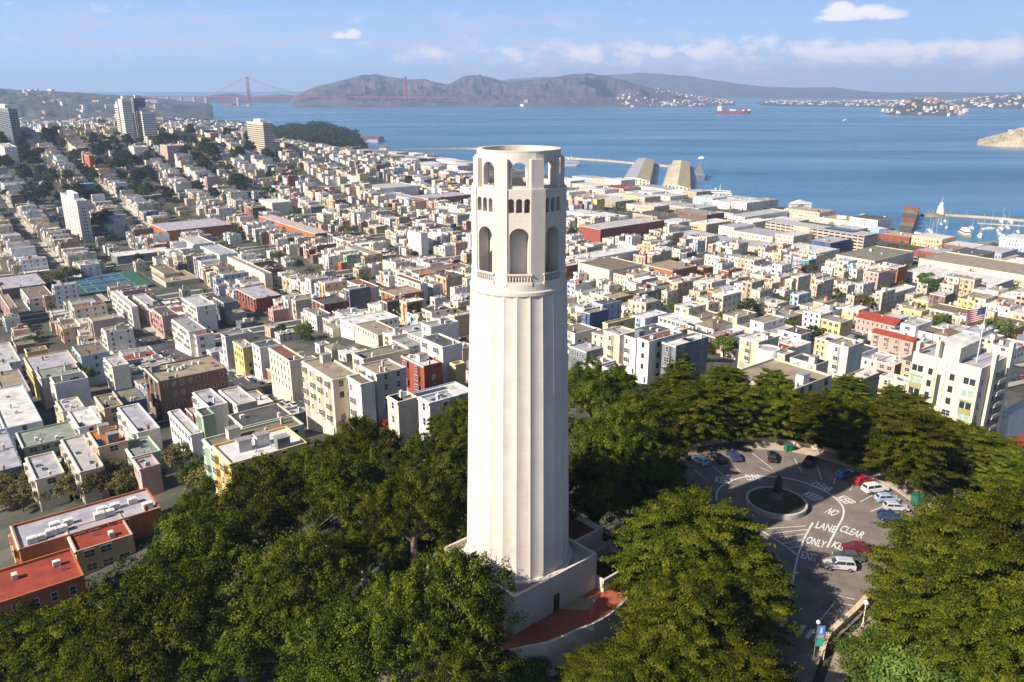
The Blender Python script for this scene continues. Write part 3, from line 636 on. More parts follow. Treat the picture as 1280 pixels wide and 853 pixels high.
AP_ = 'apartment block'
HOUSES = []        # dicts: frame in grid coordinates + colours, kept for labels
FOOT = []          # footprints (u0,u1,v0,v1) already taken
STOREY = ['','one','two','three','four','five','six','seven','eight','nine','ten','eleven','twelve','thirteen','fourteen','fifteen','sixteen']
def footprint_free(u0, u1, v0, v1, pad=.4):
    for a in FOOT:
        if u0 < a[1]-pad and u1 > a[0]+pad and v0 < a[3]-pad and v1 > a[2]+pad: return False
    return True
def house(P, a, b_, H, wall, roof, zr, kind_='house', win='auto', clutter=4, detail=2, style='flat', name=None, bays=None, lab=None, group=None, front=True, ident=None):
    """P = near roof corner; a = length away-left (along GU), b_ = length away-right (along GV)."""
    u0 = P.x*GU.x+P.y*GU.y; v0 = P.x*GV.x+P.y*GV.y
    FOOT.append((u0, u0+a, v0, v0+b_))
    zmin = min(T(*(P+GU*s*a+GV*t*b_).xy) for s in (0, .5, 1) for t in (0, .5, 1))-.6-zr
    root = link(name or ('apartment_building' if kind_ == 'apartment block' else kind_.replace(' ', '_')), None, None, (P.x, P.y, zr), TH)
    root['category'] = 'building' if kind_ != 'house' else 'house'
    if group: root['group'] = group
    wm, rm = wallm(wall), roofm(roof); w = .28
    g = min(.5, .28 if H < 5 else .5)
    m = MB()
    if style == 'flat':
        rl = -g                                      # roof sits inside a parapet
        m.box(0, b_, 0, w, zmin, 0); m.box(0, w, w, a, zmin, 0); m.box(w, b_, a-w, a, zmin, 0); m.box(b_-w, b_, w, a-w, zmin, 0)
        if front and detail > 0: m.box(-.28, 0, 0, a, -.55, -.1, 1)          # cornice on the street side
        r = MB(); r.box(w+.003, b_-w-.003, w+.003, a-w-.003, rl-.3, rl); r.build('roof', rm, root)
        ztop = rl
    else:                                            # gable or hip roof with eaves
        m.box(0, b_, 0, a, zmin, -.02)
        r = MB(); o = .35; h = min(a, b_)*.26; long_u = a > b_
        if style == 'hip': i = min(a, b_)/2
        else: i = -o
        if long_u: e = [(b_/2, i, h), (b_/2, a-i, h)]
        else: e = [(i, a/2, h), (b_-i, a/2, h)]
        c = [(-o,-o,0),(b_+o,-o,0),(b_+o,a+o,0),(-o,a+o,0)]
        if long_u:
            r.face([c[0],c[1],e[0]]); r.face([c[2],c[3],e[1]]); r.face([c[1],c[2],e[1],e[0]]); r.face([c[3],c[0],e[0],e[1]])
        else:
            r.face([c[3],c[0],e[0]]); r.face([c[1],c[2],e[1]]); r.face([c[0],c[1],e[1],e[0]]); r.face([c[2],c[3],e[0],e[1]])
        r.face([c[3],c[2],c[1],c[0]])
        r.build('roof', rm, root); ztop = h*.5; clutter = min(clutter, 1)
    m.build('wall', [wm, TRIM], root)
    fl = max(1, int(round(H/3.25)))
    rr = rnd
    kinds = ['sash','sash','dark','wide'] if detail > 1 else ['sash','dark']
    wk = rr.choice(kinds)
    if kind_ in ('office block',): wk = 'darkwide'
    n_w = 0; cap = 60 if detail > 2 else (26 if detail == 2 else 12)
    def windows(face, x_from, x_to, spacing, wkind, rows=None, skip=0):
        nonlocal n_w
        L_ = x_to-x_from; n = int(L_/spacing)
        if n < 1: return
        for fi in range(fl):
            z = -H+fi*(H/fl)+1.0
            if z+1.7 > -.45: z = -2.2 if fl == 1 else z
            if face == 'L' and fi == 0 and detail > 1 and H > 6: continue
            for i in range(n):
                if n_w >= cap or rr.random() < skip: continue
                s = x_from+(i+.5)*L_/n; n_w += 1
                if face == 'S': link('window', WIN[wkind], root, (s, -.001, z), 0)
                else: link('window', WIN[wkind], root, (-.001, a-s, z), -math.pi/2)
    big = kind_ != 'house'
    if bays is None: bays = kind_ in ('house', AP_) and H > 8 and a > 5 and detail > 1 and rr.random() < .7
    if front and win != 'none':
        if bays:
            nb = max(1, int(a/4.6)); bw = 2.3
            for i in range(nb):
                c = (i+.5)*a/nb; q = MB(); z0 = -H+3.0; z1 = -.62
                q.prism([(0, c-bw/2), (-.85, c-bw/2+.5), (-.85, c+bw/2-.5), (0, c+bw/2)][::-1], z0, z1, 0)
                o = q.build('bay_window', wm, root)
                for fi in range(1, fl):
                    z = -H+fi*(H/fl)+.9
                    if z+1.7 > z1: z = z1-1.75
                    link('window', WIN['wide'] if bw > 2.2 and (fi+i) % 3 else WIN['sash'], o, (-.851, c, z), -math.pi/2)
            link('door', DOORM, root, (-.001, .9, -H+.1), -math.pi/2)
            if a > 5: link('garage_door', DOORG, root, (-.001, a-2.0, -H+.05), -math.pi/2)
        else:
            windows('L', .5, a-.5, 2.5 if not big else 2.7, wk, skip=.05)
            if detail > 1 and not big: link('door', DOORM, root, (-.001, 1.1, -H+.1), -math.pi/2)
    if win in ('S', 'both') or (win == 'auto' and (big or rr.random() < .7)):
        windows('S', .8, b_-.6, 2.6 if (big or win in ('S','both')) else rr.choice([3.2, 4.5, 6]), wk, skip=.1 if win in ('S','both') else .3)
    for _ in range(clutter):
        if b_ < 4 or a < 4: break
        x = rr.uniform(1.5, b_-1.5); y = rr.uniform(1.5, a-1.5); k = rr.random()
        if style != 'flat': link('chimney', CHIM[rr.choice(list(CHIM))], root, (x, y*.6+.4, ztop-.4), 0); continue
        if k < .22: link('skylight', SKYL, root, (x, y, ztop), rr.choice([0, math.pi/2]))
        elif k < .5: link('roof_vent', VENT, root, (x, y, ztop), 0)
        elif k < .7: link('chimney', CHIM[rr.choice(list(CHIM))], root, (x, y if rr.random() < .5 else .6, ztop), 0)
        elif k < .82: link('rooftop_unit', ACU, root, (x, y, ztop), rr.choice([0, math.pi/2]))
        elif k < .93 and min(a, b_) > 6: link('stair_hut', PENT[rr.choice(list(PENT))], root, (min(max(x, 2.2), b_-2.2), min(max(y, 2), a-2), ztop), 0)
        else:
            for i in range(rr.randint(2, 4)): link('solar_panel', SOLAR, root, (min(max(1, x-3), b_-1.5)+0*i, min(1+i*1.15, a-1), ztop), 0)
    c = P+GU*a/2+GV*b_/2; px, py, D = proj(c.x, c.y, zr)
    HOUSES.append(dict(o=root, wall=wall, roof=roof, fl=fl, kind=kind_, px=px, py=py, D=D, a=a, b=b_, H=H, lab=lab, ident=ident, style=style))
    return root
def solve(P, D, px_t):                               # how far from P along D until the column px_t is reached
    D0 = P.y*math.cos(PITCH)+(CZ-P.z)*math.sin(PITCH); k = (px_t-640)/F
    den = D.x-k*D.y*math.cos(PITCH)
    return (k*D0-P.x)/den
def hb(x, y, xl, xr, H, wall, roof, kind_='house', **kw):
    P = spot(x, y, H); a = max(3, min(solve(P, GU, xl), 140)); b_ = max(3, min(solve(P, GV, xr), 140))
    if P.length > 1500: a = min(a, 40); b_ = min(b_, 40)
    D = P.y; det = kw.pop('detail', 3 if D < 330 else (2 if D < 520 else 1))
    return house(P, a, b_, H, wall, roof, P.z, kind_, detail=det, **kw)
AP = 'apartment block'
HAND = [
 (5.5,536,-15,53,9,'pale blue','white','house'),(29,560,20.3,97.7,9,'sage green','green-grey',AP),(-5,590,-22,28,8,'slate grey','lavender-grey','house'),
 (44.5,600,32,81,9,'cream','lavender-grey','house'),(100,590.6,76.5,130.5,9,'beige','pale grey','house'),(98.4,535,85,127,10,'white','white','house'),
 (78,514.8,69.5,106,12,'cream','pale grey','house'),(129.7,511,118,154,12,'peach','olive','house'),(154,504.4,141,183,11,'blue','olive','house'),
 (172.6,541,147.2,200,10,'white','lavender-grey','house'),(122.7,559.4,110,159.4,12,'peach','orange','house'),(165.6,572,151.6,201,8,'mint green','green-grey','house'),
 (175,586.7,165.6,200,8,'pink','lavender-grey','house'),(5.5,495.6,-8,39,12,'lavender','tan','house'),(-2,479,-14,22,9,'pale blue','pale grey','house'),
 (-3,456,-15,25.7,10,'white','pale grey','house'),(40,464,29.7,97,12,'yellow','lavender-grey',AP),(50.8,473.4,44.2,101.5,13,'cream','green-grey','house'),
 (68,480,62.5,110,14,'white','dark grey','house'),(100.8,445.6,90.6,136.7,14,'pale blue','brown','house'),(140,458.6,129.7,161,12,'white','pale grey','house'),
 (198,477.3,180,283,14.6,'brown','tan',AP),(236,415,214.7,258,13,'white','grey','house'),(245,420,236,267.5,11,'white','orange','house'),
 (281.5,421,276,316,16,'pale grey','grey','house'),(303.4,435,291,318,13,'yellow','lavender-grey','house'),(324.5,435,314.7,352,14,'white','dark grey','house'),
 (362,451.6,335.5,381,15,'cream','red-brown','house'),(261.2,509,241,284.7,10,'white','lavender-grey','house'),(296.4,506.6,273.7,321.4,9,'pale grey','pale grey','house'),
 (253.4,520.6,244.5,268.3,14,'sage green','dark grey','house'),(238.6,544,210.5,250,10,'white','pale grey','house'),(265,560.5,253.4,380,14,'mint green','brown',AP),
 (303.4,534,286,366,9,'beige','dark grey','house'),(288,580,265,384,15,'yellow','white',AP),
 (415.8,475.2,377.2,449,16,'cream','tan',AP),(470.6,468,449,507.5,15,'pale grey','tan',AP),(450.9,480.6,433,468,14,'white','brown','house'),
 (530,458,502,552.4,12,'brick red','white','house'),(553.3,434,525.4,577.5,16,'white','dark grey','house'),(569.5,456.4,566,582,10,'yellow','grey','house'),
 (497.6,503,484,522.7,13,'cream','tan','house'),(537,504,522.7,575,13,'white','lavender-grey','house'),
 (442,407,424.8,498.5,8,'white','white','warehouse'),(472.4,419.5,442.8,500.3,7,'cream','tan','house'),(405,381,389.5,436,12,'brick red','dark grey','house'),
 (463.4,318.4,431.6,478,12,'yellow','grey',AP),(497.7,331.3,478,520,13,'cream','grey',AP),(526,291.8,509.8,534.7,20,'white','pale grey',AP),
 (457.3,360.5,434,473.7,12,'white','red-brown','house'),(494.3,370,476,529.5,10,'orange','tan','house'),(525.2,355.4,493.4,534.7,12,'white','red-brown','house'),
 (534.7,341,521,589,8,'beige','brown','warehouse'),(164,384,139,172,14,'white','pale grey','house'),(184.4,383,166.4,200,13,'cream','lavender-grey','house'),
 (202.5,395.6,190,222,14,'pink','dark grey','house'),(11.7,386,0,22,12,'pink','tan','house'),(36,373.8,25.8,67,9,'white','brown','house'),(2.3,362,-8,58,8,'brown','lavender-grey','warehouse'),
 (146,321,138,215,8,'slate grey','white','school building'),(205,343,188,225,7,'tan','brown','school building'),(207,353.4,190,248.6,4,'beige','tan','school building'),
 (242.3,305.8,223.6,267,13,'white','pale grey','house'),(274.4,319,250,297.8,13,'mint green','lavender-grey','house'),(330.6,342.5,283.8,340,13,'cream','grey',AP),
 (319.7,373.8,294.7,352.5,9,'brick red','lavender-grey','house'),(245.5,384,227.5,269,15,'white','pale grey','house'),(279.8,379,266.6,297.8,12,'slate grey','dark grey','house'),
 (208.4,289,188.6,290,13,'orange','lavender-grey',AP),(339.9,254,323.5,364.8,14,'cream','white',AP),(394,292.6,322.7,412,13,'orange','pale grey',AP),
 (511.5,248,467.7,526,9,'pale grey','lavender-grey','warehouse'),(533,248.8,512,589.7,12,'brick red','lavender-grey','warehouse'),(475,236,453,523,10,'white','pale grey',AP),
 (750.8,287,724,830.5,17,'brick red','pale grey','office block'),(728,325,708,800,8,'white','white','warehouse'),(761.7,337.8,722.7,803,14,'cream','brown',AP),
 (783.6,345.6,767,814,11,'cream','red-brown','house'),(841,338.6,804.7,872,10,'orange','tan','house'),(879,336,866,892,9,'orange','grey','house'),(799,367.5,787.5,851.6,8,'slate grey','olive','warehouse'),
 (737.5,392,727,761,11,'blue','tan','house'),(760,405,754,794,14,'yellow','tan','house'),(775,419.4,754.7,797,14,'beige','pale grey','house'),(795.3,424,776,811,13,'white','red-brown','house'),
 (811.7,427,797,853,14,'white','red-brown','house'),(845.3,432.7,828,886,13,'slate grey','white','house'),(867,408.4,823,885,9,'white','white','house'),(745.3,457.7,729,770,9,'pale grey','pale grey','house'),
 (764,462,755,781,9,'lavender','lavender-grey','house'),(733.6,440,711,754,8,'slate grey','lavender-grey','house'),
 (986,397.7,958,1003.4,9,'brown','green-grey','house'),(1026,393.8,1004,1053,12,'white','white','house'),(1051,404,1027,1066,14,'yellow','grey',AP),
 (948.8,428,925,974,12,'beige','white','house'),(981.6,443.8,972,994,12,'beige','lavender-grey','house'),(1020.6,456.3,988,1036,11,'pale grey','dark grey','house'),
 (1061,434.4,1034.7,1080,14,'pale grey','tan','house'),(985,490,912,1040,6,'beige','tan','house'),(1077,475,1056.6,1100,10,'tan','white','house'),(1139,480,1100,1149,10,'beige','white','house'),
 (1119,407.5,1070.6,1132,11,'pink','red','house'),(1141.8,428,1090,1150,9,'pink','red','house'),(1112.8,368,1097.8,1145,9,'white','white','warehouse'),
 (1098.7,341.6,1082,1112.8,14,'pink','tan',AP),(1093.4,326.6,1045,1142.7,10,'cream','olive','office block'),(1241,358,1130,1267.5,8,'pale grey','white','warehouse'),
 (1290,346,1149,1320,10,'cream','tan','office block'),(1300,391,1199,1320,8,'cream','tan','warehouse'),(1300,414,1157.6,1315,8,'cream','brown','warehouse'),
 (1310,376,1270,1330,14,'pink','pale grey','office block'),(931,272,910,985,10,'white','pale grey','office block'),(883,281,862,914,10,'peach','white','office block'),
 (95.5,251.6,75,109,40,'pale grey','lavender-grey','tower block'),(208.4,182.5,199.8,228,22,'pink','pale grey',AP),(111,195,104.5,118,25,'orange','brown',AP),
 (167,184,160.5,185,18,'white','pale grey',AP),(5,184,-6,21,25,'white','pale grey',AP),(259,200,253,263,18,'brown','brown',AP),
 (328.5,153.5,308,341,50,'beige','pale grey','tower block'),(151.8,124,147,163,60,'white','pale grey','tower block'),(147,131,142.7,150,48,'cream','pale grey','tower block'),(166,123,163,181,58,'slate grey','dark grey','tower block'),(177,139.4,161.6,193.6,44,'white','pale grey','tower block'),
 (94.4,690,81,166,6,'tan','red',AP),(24,687,13.7,201,9,'orange','lavender-grey',AP),
]
for h in HAND:
    kw = {}
    if h[7] == AP and h[5] in ('brown','pale grey','beige','mint green'): kw['win'] = 'both'
    if h[7] == 'office block': kw['win'] = 'both'
    if h[0] == 24: kw.update(clutter=3)
    if h[0] == 198: kw.update(clutter=10, win='both')
    if h[7] == 'tower block': kw.update(win='none', clutter=1)
    if h[0] == 95.5: kw['ident'] = 'slab'
    if h[:2] == (1119,407.5) or h[:2] == (1141.8,428): kw['style'] = 'gable'
    if h[6] == 'white' and h[0] in (867, 288): kw.update(clutter=6)
    o = hb(*h, **kw)
    if h[0] == 24:
        for x, y, s in [(6,3,1.3),(8,3.2,1.2),(7,5.4,1.3),(9.5,5.6,1.1),(15,4,1.4),(17,4.2,1.2),(16,6.2,1.3),(18.5,6.4,1.2),(24,2.4,1.3),(26,2.6,1.3),(2.5,2.2,1.2),(4,2.4,1.1),(22,6.6,1.2)]:
            if x < HOUSES[-1]['b']-1.5 and y < HOUSES[-1]['a']-1: link('rooftop_unit', ACU, o, (x, y, -.5), 0, (s*1.25, s*1.2, s))
    if h[0] == 198:
        for x, y in [(6,9),(8,10.5),(9,8.5),(10.5,9.5),(12,11),(15,12),(17,11),(7,14)]: link('rooftop_unit', ACU, o, (x, y, -.5), .3, (.9, .8, 1.1))
# houses given by their right-hand roof corner
def hr(x, y, a, b_, H, wall, roof, kind_='house', **kw):
    P = spot(x, y, H)-GV*b_; return house(P, a, b_, H, wall, roof, P.z, kind_, detail=3, **kw)
hr(105, 719, 11, 24, 8, 'orange', 'red', AP, win='S', clutter=7, front=False)
hr(1003, 414, 8, 7, 7, 'cream', 'orange', style='hip', clutter=1)
hb(560, 556, 525, 580, 4, 'orange', 'orange', 'house', win='none', clutter=1)
def hz(x, y, xl, xr, z, H, wall, roof, kind_='house', **kw):
    P = at(x, y, z); return house(P, max(3, solve(P, GU, xl)), max(3, solve(P, GV, xr)), H, wall, roof, z, kind_, detail=3, **kw)
hz(10, 136, -10, 21, 126, 58, 'slate grey', 'dark grey', 'tower block', win='none', clutter=1)
hz(1262, 572, 1243, 1296, 78, 9, 'white', 'red', style='gable')
hz(1262, 520, 1252, 1300, 72, 22, 'white', 'white', AP, win='none')

# ------------------------------------------------------------------ special buildings placed by hand
def special():
    # white apartment building with flag on the right
    P = at(1227, 462, 90); a = solve(P, GU, 1142); b_ = solve(P, GV, 1264); zr = P.z
    FOOT.append((P.x*GU.x+P.y*GU.y, P.x*GU.x+P.y*GU.y+a, P.x*GV.x+P.y*GV.y, P.x*GV.x+P.y*GV.y+b_))
    t = thing('apartment_building', 'tall cream apartment building with chimneys and flagpole behind the right hand trees', 'building', (P.x, P.y, zr), TH)
    wm = mat('cream render', (.66,.60,.46), .85, .08, .4, stain=.3); b = MB(); z0 = -34
    b.box(0,b_,0,a,z0,-.6); b.box(0,b_,0,.3,-.6,.2); b.box(0,.3,.3,a,-.6,.2); b.box(.3,b_,a-.3,a,-.6,.2); b.box(b_-.3,b_,.3,a-.3,-.6,.2)
    b.build('wall', wm, t)
    b = MB(); b.box(.3,b_-.3,.3,a-.3,-.598,-.45); b.build('roof', roofm('lavender-grey'), t)
    b = MB(); b.box(2.5,b_-2.5,a*.38,a*.72,-.45,3.4); b.box(2.2,b_-2.2,a*.38-.3,a*.72+.3,3.4,3.55,1); b.build('penthouse', [wm, roofm('white')], t)
    for x, y, w, h in [(.9,a*.66,.7,4.2),(1.0,a*.36,.8,3.8),(b_*.35,-.45,.8,2.6),(b_*.9,-.45,.8,3.8),(.6,a-.9,.7,2.8)]:
        c = MB(); c.box(x-w,x+w,y-w*.6,y+w*.6,(z0 if y < 0 else -.6),h); c.box(x-w-.08,x+w+.08,y-w*.6-.08,y+w*.6+.08,h,h+.18); c.build('chimney', wm, t)
    c = MB(); c.box(-.35,0,a*.48,a*.52,-13,-.5); c.box(-.35,0,a*.62,a*.66,-13,-.5); c.box(-.2,0,a*.52,a*.62,-13.4,-12.8); c.build('stair_window_surround', wm, t)
    g = mat('greenish window band', (.30,.42,.36), .3, .2); ol = mat('olive panel', (.30,.28,.15), .8, .1)
    c = MB(); c.box(-.04,0,a*.54,a*.60,-12,-4,0); c.build('stair_window', DTRIM, t)
    for k in range(8):
        z = -4.6-k*3.15
        for y in (a*.90, a*.13):
            q = MB(); q.box(-.22,0,y-1.5,y+1.5,z-.9,z,0); q.box(-.16,0,y-1.35,y+1.35,z,z+1.7,1); q.box(-.19,0,y-.08,y+.08,z,z+1.7,2); q.box(-.22,0,y-1.5,y+1.5,z+1.7,z+2.24,0)
            q.build('bay_window', [ol if k in (1,2) and y > a*.5 or k in (2,3) else wm, g if k % 2 else GLASS, TRIM], t)
        for y in (a*.70, a*.38): 
            if k > 2: link('window', WIN['wide'], t, (-.001, y, z), -math.pi/2)
            else: link('window', WIN['dark'], t, (-.001, y, z), -math.pi/2)
        for x in (2.2, b_*.62, b_*.78): link('window', WIN['wide'], t, (x, -.001, z), 0)
        q = MB(); q.box(b_*.5,b_*.86,-1.4,0,z-.9,z-.7); q.box(b_*.5,b_*.86,-1.4,-1.3,z-.7,z+.2); q.build('balcony', wm, t)
    q = P+GV*b_*.35+GU*a*.22
    flag('flagpole', (q.x, q.y, zr+.1), 14.0, 'tall white flagpole flying a striped flag on the cream apartment roof', 6.2, 3.5)
def flag(name, loc, h, label, fw, fh):
    t = thing(name, label, 'flagpole', loc)
    b = MB(); b.tube((0,0,-.6),(0,0,h),.13,.07,10); b.lathe([(.02,h),(.16,h+.08),(.16,h+.2),(.01,h+.3)], 10); b.build('pole', mat('white pole', (.7,.7,.7), .4, .03), t)
    n = 26; b = MB(); cols = [mat('flag red', (.45,.03,.05), .8, .1), mat('flag white', (.72,.70,.70), .8, .05), mat('flag blue', (.03,.05,.22), .8, .1)]
    D = Vector((-.92,-.25,0))
    def W(u, v):
        x = u*fw; wv = .35*math.sin(u*7+v*1.2)*u**.6
        return (D.x*x-D.y*wv, D.y*x+D.x*wv, h-.3-v*fh-u*u*1.0+.12*math.sin(u*9))
    for i in range(n):
        for j in range(13):
            u0, u1, v0, v1 = i/n, (i+1)/n, j/13, (j+1)/13
            b.face([W(u0,v1),W(u1,v1),W(u1,v0),W(u0,v0)], 2 if (j < 7 and u0 < .4) else (0 if j % 2 == 0 else 1))
    for r in range(5):                               # rows of small stars on the blue
        for c_ in range(6):
            u = .035+c_*.062; v = .05+r*.1; s = .012
            b.face([tuple(Vector(W(u+dx*s, v+dy*s*1.6))+Vector((0,-.03,0))) for dx, dy in ((-1,0),(0,-1),(1,0),(0,1))], 1)
    b.build('flag', cols, t)
special()

def tower_details():                                  # windows of the high towers
    for h in list(HOUSES):
        if h['kind'] != 'tower block': continue
        o = h['o']; H = h['H']; a, b_ = h['a'], h['b']; fl = int(H/3.1); q = MB()
        if h['ident'] == 'slab':                   # blank end wall with two slit columns, lattice balconies on the long side
            for k in range(fl-1):
                for x in (b_*.42, b_*.62): q.box(x-.5,x+.5,-.05,.02,-H+k*3.1+1,-H+k*3.1+2.6)
                for i in range(5): y = (i+.5)*a/5; q.box(-.05,.02,y-1.2,y+1.0,-H+k*3.1+.9,-H+k*3.1+2.6)
        else:
            for k in range(fl-1):
                z = -H+k*3.1+1
                n = max(2, int(b_/2.6))
                for i in range(n): x = (i+.5)*b_/n; q.box(x-.85,x+.85,-.05,.02,z,z+1.7)
                n = max(2, int(a/2.6))
                for i in range(n): y = (i+.5)*a/n; q.box(-.05,.02,y-.85,y+.85,z,z+1.7)
        w = q.build('windows_band', GLASS, o); w['kind'] = 'stuff'
        r = MB(); r.box(b_*.25,b_*.75,a*.3,a*.7,-.4,4.2); r.build('penthouse', wallm('white' if h['wall'] != 'brown' else 'brown'), o)
tower_details()

def landmark_buildings():
    # long parking garage by the water
    P = spot(1080.5, 296, 15); a = solve(P, GU, 957.4); b_ = solve(P, GV, 1098)
    u0 = P.x*GU.x+P.y*GU.y; v0 = P.x*GV.x+P.y*GV.y; FOOT.append((u0,u0+a,v0,v0+b_+4))
    t = thing('parking_garage', 'long five level beige parking garage with open decks near the waterfront', 'building', (P.x,P.y,P.z), TH)
    m = MB(); pinkish = mat('pinkish concrete', (.50,.40,.33), .9, .1, .1)
    for k in range(5):
        z = -14.5+k*3.0; m.box(0,b_,0,a,z-.5,z); m.box(-.1,.25,0,a,z,z+1.15); m.box(0.3,b_,-.1,.25,z,z+1.15)
    m.build('deck', pinkish, t)
    m = MB(); n = 18
    for i in range(n+1):
        y = i*a/n; m.box(-.15,.6,max(0,y-.5),min(a,y+.5),-15,0)
    m.box(-.2,.9,a*.52,a*.70,-15,.6); m.box(.5,b_,.6,.9,-15,-1); m.build('column', pinkish, t)
    m = MB(); m.box(1.5,b_-1,1.5,a-1,-15,-1.0); m.build('shade_block', DTRIM, t)  # dark solid block stands in for the shade between the open decks
    m = MB(); m.box(0,b_,0,a,-.1,.5); m.build('roof', roofm('pale grey'), t)
    m = MB(); m.box(b_*.3,b_*.8,a*.15,a*.42,.5,1.5); m.build('solar_array', MATS['solar glass'], t)
    # white arch by the bay
    P = at(1000, 268, 3); t = thing('ferry_arch', 'white gabled arch standing at the edge of the bay', 'arch', (P.x,P.y,3), R(10))
    m = MB(); wm = mat('white arch plaster', (.72,.70,.66), .8, .05); w, h = 14, 14
    for xa, xb in zip(np.linspace(-w,w,29), np.linspace(-w,w,29)[1:]):
        def top(x): return h+3.4*max(0, 1-abs(x)/w*1.1)
        def hole(x): return (7.0+math.sqrt(max(0, 36-x*x))*.85) if abs(x) < 5.99 else 0
        la, lb = hole(xa), hole(xb)
        if (abs((xa+xb)/2) >= 6): la = lb = 0
        a0,a1,a2,a3 = (xa,0,la),(xb,0,lb),(xb,0,top(xb)),(xa,0,top(xa)); b0,b1,b2,b3 = [(p[0],5,p[2]) for p in (a0,a1,a2,a3)]
        m.face([a0,a1,a2,a3]); m.face([b1,b0,b3,b2]); m.face([a3,a2,b2,b3]); m.face([b0,b1,a1,a0])
    m.box(-w-5,-w+.1,0,5,0,6.5); m.build('arch_wall', wm, t)
    m = MB(); m.box(-w-.5,w+.5,-.5,0,12.6,13.2); m.box(-w-.4,-w+2.4,-.3,0,0,12.6); m.box(w-2.4,w+.4,-.3,0,0,12.6); m.build('cornice', wm, t)
    # two long gabled pier sheds
    def shed(fl, fr, bl, br, lab, roofs, H=8.0):
        A, B_, Cc, D_ = [at(*p, 3) for p in (fl, fr, br, bl)]
        o = thing('pier_shed', lab, 'building', (A.x, A.y, 3)); z = 0
        def L_(p, zz): return (p.x-A.x, p.y-A.y, zz)
        q = MB(); ps = [A,B_,Cc,D_]
        for i in range(4): q.face([L_(ps[i],-1),L_(ps[(i+1)%4],-1),L_(ps[(i+1)%4],H),L_(ps[i],H)])
        m1 = (A+B_)/2; m2 = (D_+Cc)/2
        q.face([L_(A,H),L_(B_,H),L_(m1,H+2.4)]); q.face([L_(Cc,H),L_(D_,H),L_(m2,H+2.4)]); q.build('wall', wallm('cream'), o)
        q = MB(); q.face([L_(A,H+.1),L_(m1,H+2.5),L_(m2,H+2.5),L_(D_,H+.1)], 0); q.face([L_(m1,H+2.5),L_(B_,H+.1),L_(Cc,H+.1),L_(m2,H+2.5)], 1)
        q.build('roof', roofs, o)
        q = MB(); n = 7
        for i in range(n):
            p = A+(B_-A)*((i+.3)/n); p2 = A+(B_-A)*((i+.7)/n)
            for zz in (1, 5): q.face([L_(p,zz)[:1]+(L_(p,zz)[1]-.3,zz), L_(p2,zz)[:1]+(L_(p2,zz)[1]-.3,zz), L_(p2,zz)[:1]+(L_(p2,zz)[1]-.3,zz+2.6), L_(p,zz)[:1]+(L_(p,zz)[1]-.3,zz+2.6)])
        q.build('window', GLASS, o)
        q = MB(); q.prism([(p.x-A.x+dx, p.y-A.y+dy) for p, dx, dy in ((A,-6,-4),(B_,6,-4),(Cc,6,6),(D_,-6,6))], -3, -.4); q.build('pier_deck', CONC, o)
    shed((780,228),(812,233),(797,203),(818,205), 'long pier shed with grey and tan gabled roof on the left hand pier', [roofm('lavender-grey'), mat('tan metal roof', (.33,.28,.17), .7, .2, .1)])
    shed((830,237),(863,243),(841,206),(862,208), 'long pier shed with cream and tan gabled roof beside the grey ship', [mat('cream metal roof', (.55,.50,.34), .7, .2, .05), mat('tan metal roof', (.40,.32,.16), .7, .2, .1)])
    # round white modern house wing and the low round church towers
    P = spot(961, 436, 11); t = thing('round_house', 'white cylindrical house wing with flat top among cream houses', 'house', (P.x,P.y,P.z))
    m = MB(); m.lathe([(4,-13),(4,.3),(3.7,.3),(3.7,-.3),(.01,-.3)], 32); m.build('wall', wallm('white'), t); m = MB(); m.lathe([(3.72,-.29),(.01,-.25)], 24); m.build('roof', roofm('lavender-grey'), t)
    for i, (x, y) in enumerate([(541,291),(548.5,291.5)]):
        P = spot(x, y, 16); t = thing('silo', ['left of the two rounded white silos beside the pale apartment block','right of the two rounded white silos beside the pale apartment block'][i], 'silo', (P.x,P.y,P.z-16), 0, 'white silos')
        m = MB(); m.lathe([(5.2,-2),(5.2,13),(4.4,15.4),(2.4,16.6),(.01,17)], 24); m.build('silo_body', wallm('white'), t, smooth=True); m = MB(); m.lathe([(5.3,6),(5.3,6.4)], 24); m.build('band', METAL, t)
    # tennis courts
    P = at(131, 357, 15); P = spot(131, 357, 0); t = thing('tennis_courts', 'pair of blue tennis courts on green surround inside a dark fence', 'sports court', (P.x,P.y,T(P.x,P.y)+2.2), TH); t.scale = (1.35, 1.2, 1)
    gm = mat('green court', (.025,.10,.06), .85, .1); bm_ = mat('blue court', (.015,.06,.15), .8, .1); wl = mat('court line', (.7,.7,.7), .8)
    m = MB(); m.box(-17,20,-24,26,-4,0); m.build('surround', gm, t)
    for k in (-1, 0, 1):
        m = MB(); m.box(-12,12,k*15.5-5.6,k*15.5+5.6,.01,.03,0)
        for y in (-5.5,-4.1,4.0,5.4): m.box(-12,12,k*15.5+y,k*15.5+y+.12,.034,.04,1)
        for x in (-12,-6.4,6.3,11.9): m.box(x,x+.1,k*15.5-5.5,k*15.5+5.5,.044,.05,1)
        m.build('court', [bm_, wl], t); m = MB(); m.box(-.04,.04,k*15.5-5.9,k*15.5+5.9,.06,1); m.build('net', DTRIM, t)
    m = MB()
    for x, y in [(x, y) for x in (-17,20) for y in range(-24,27,5)]+[(x, y) for y in (-24,26) for x in range(-12,20,5)]: m.tube((x,y,0),(x,y,3.4),.07,.07,6)
    for z in (1.7,3.4): m.tube((-17,-24,z),(20,-24,z),.05,n=5); m.tube((-17,26,z),(20,26,z),.05,n=5); m.tube((-17,-24,z),(-17,26,z),.05,n=5); m.tube((20,-24,z),(20,26,z),.05,n=5)
    m.build('fence', METAL, t)
    u0 = P.x*GU.x+P.y*GU.y; v0 = P.x*GV.x+P.y*GV.y; FOOT.append((u0-52,u0+34,v0-40,v0+29))
landmark_buildings()

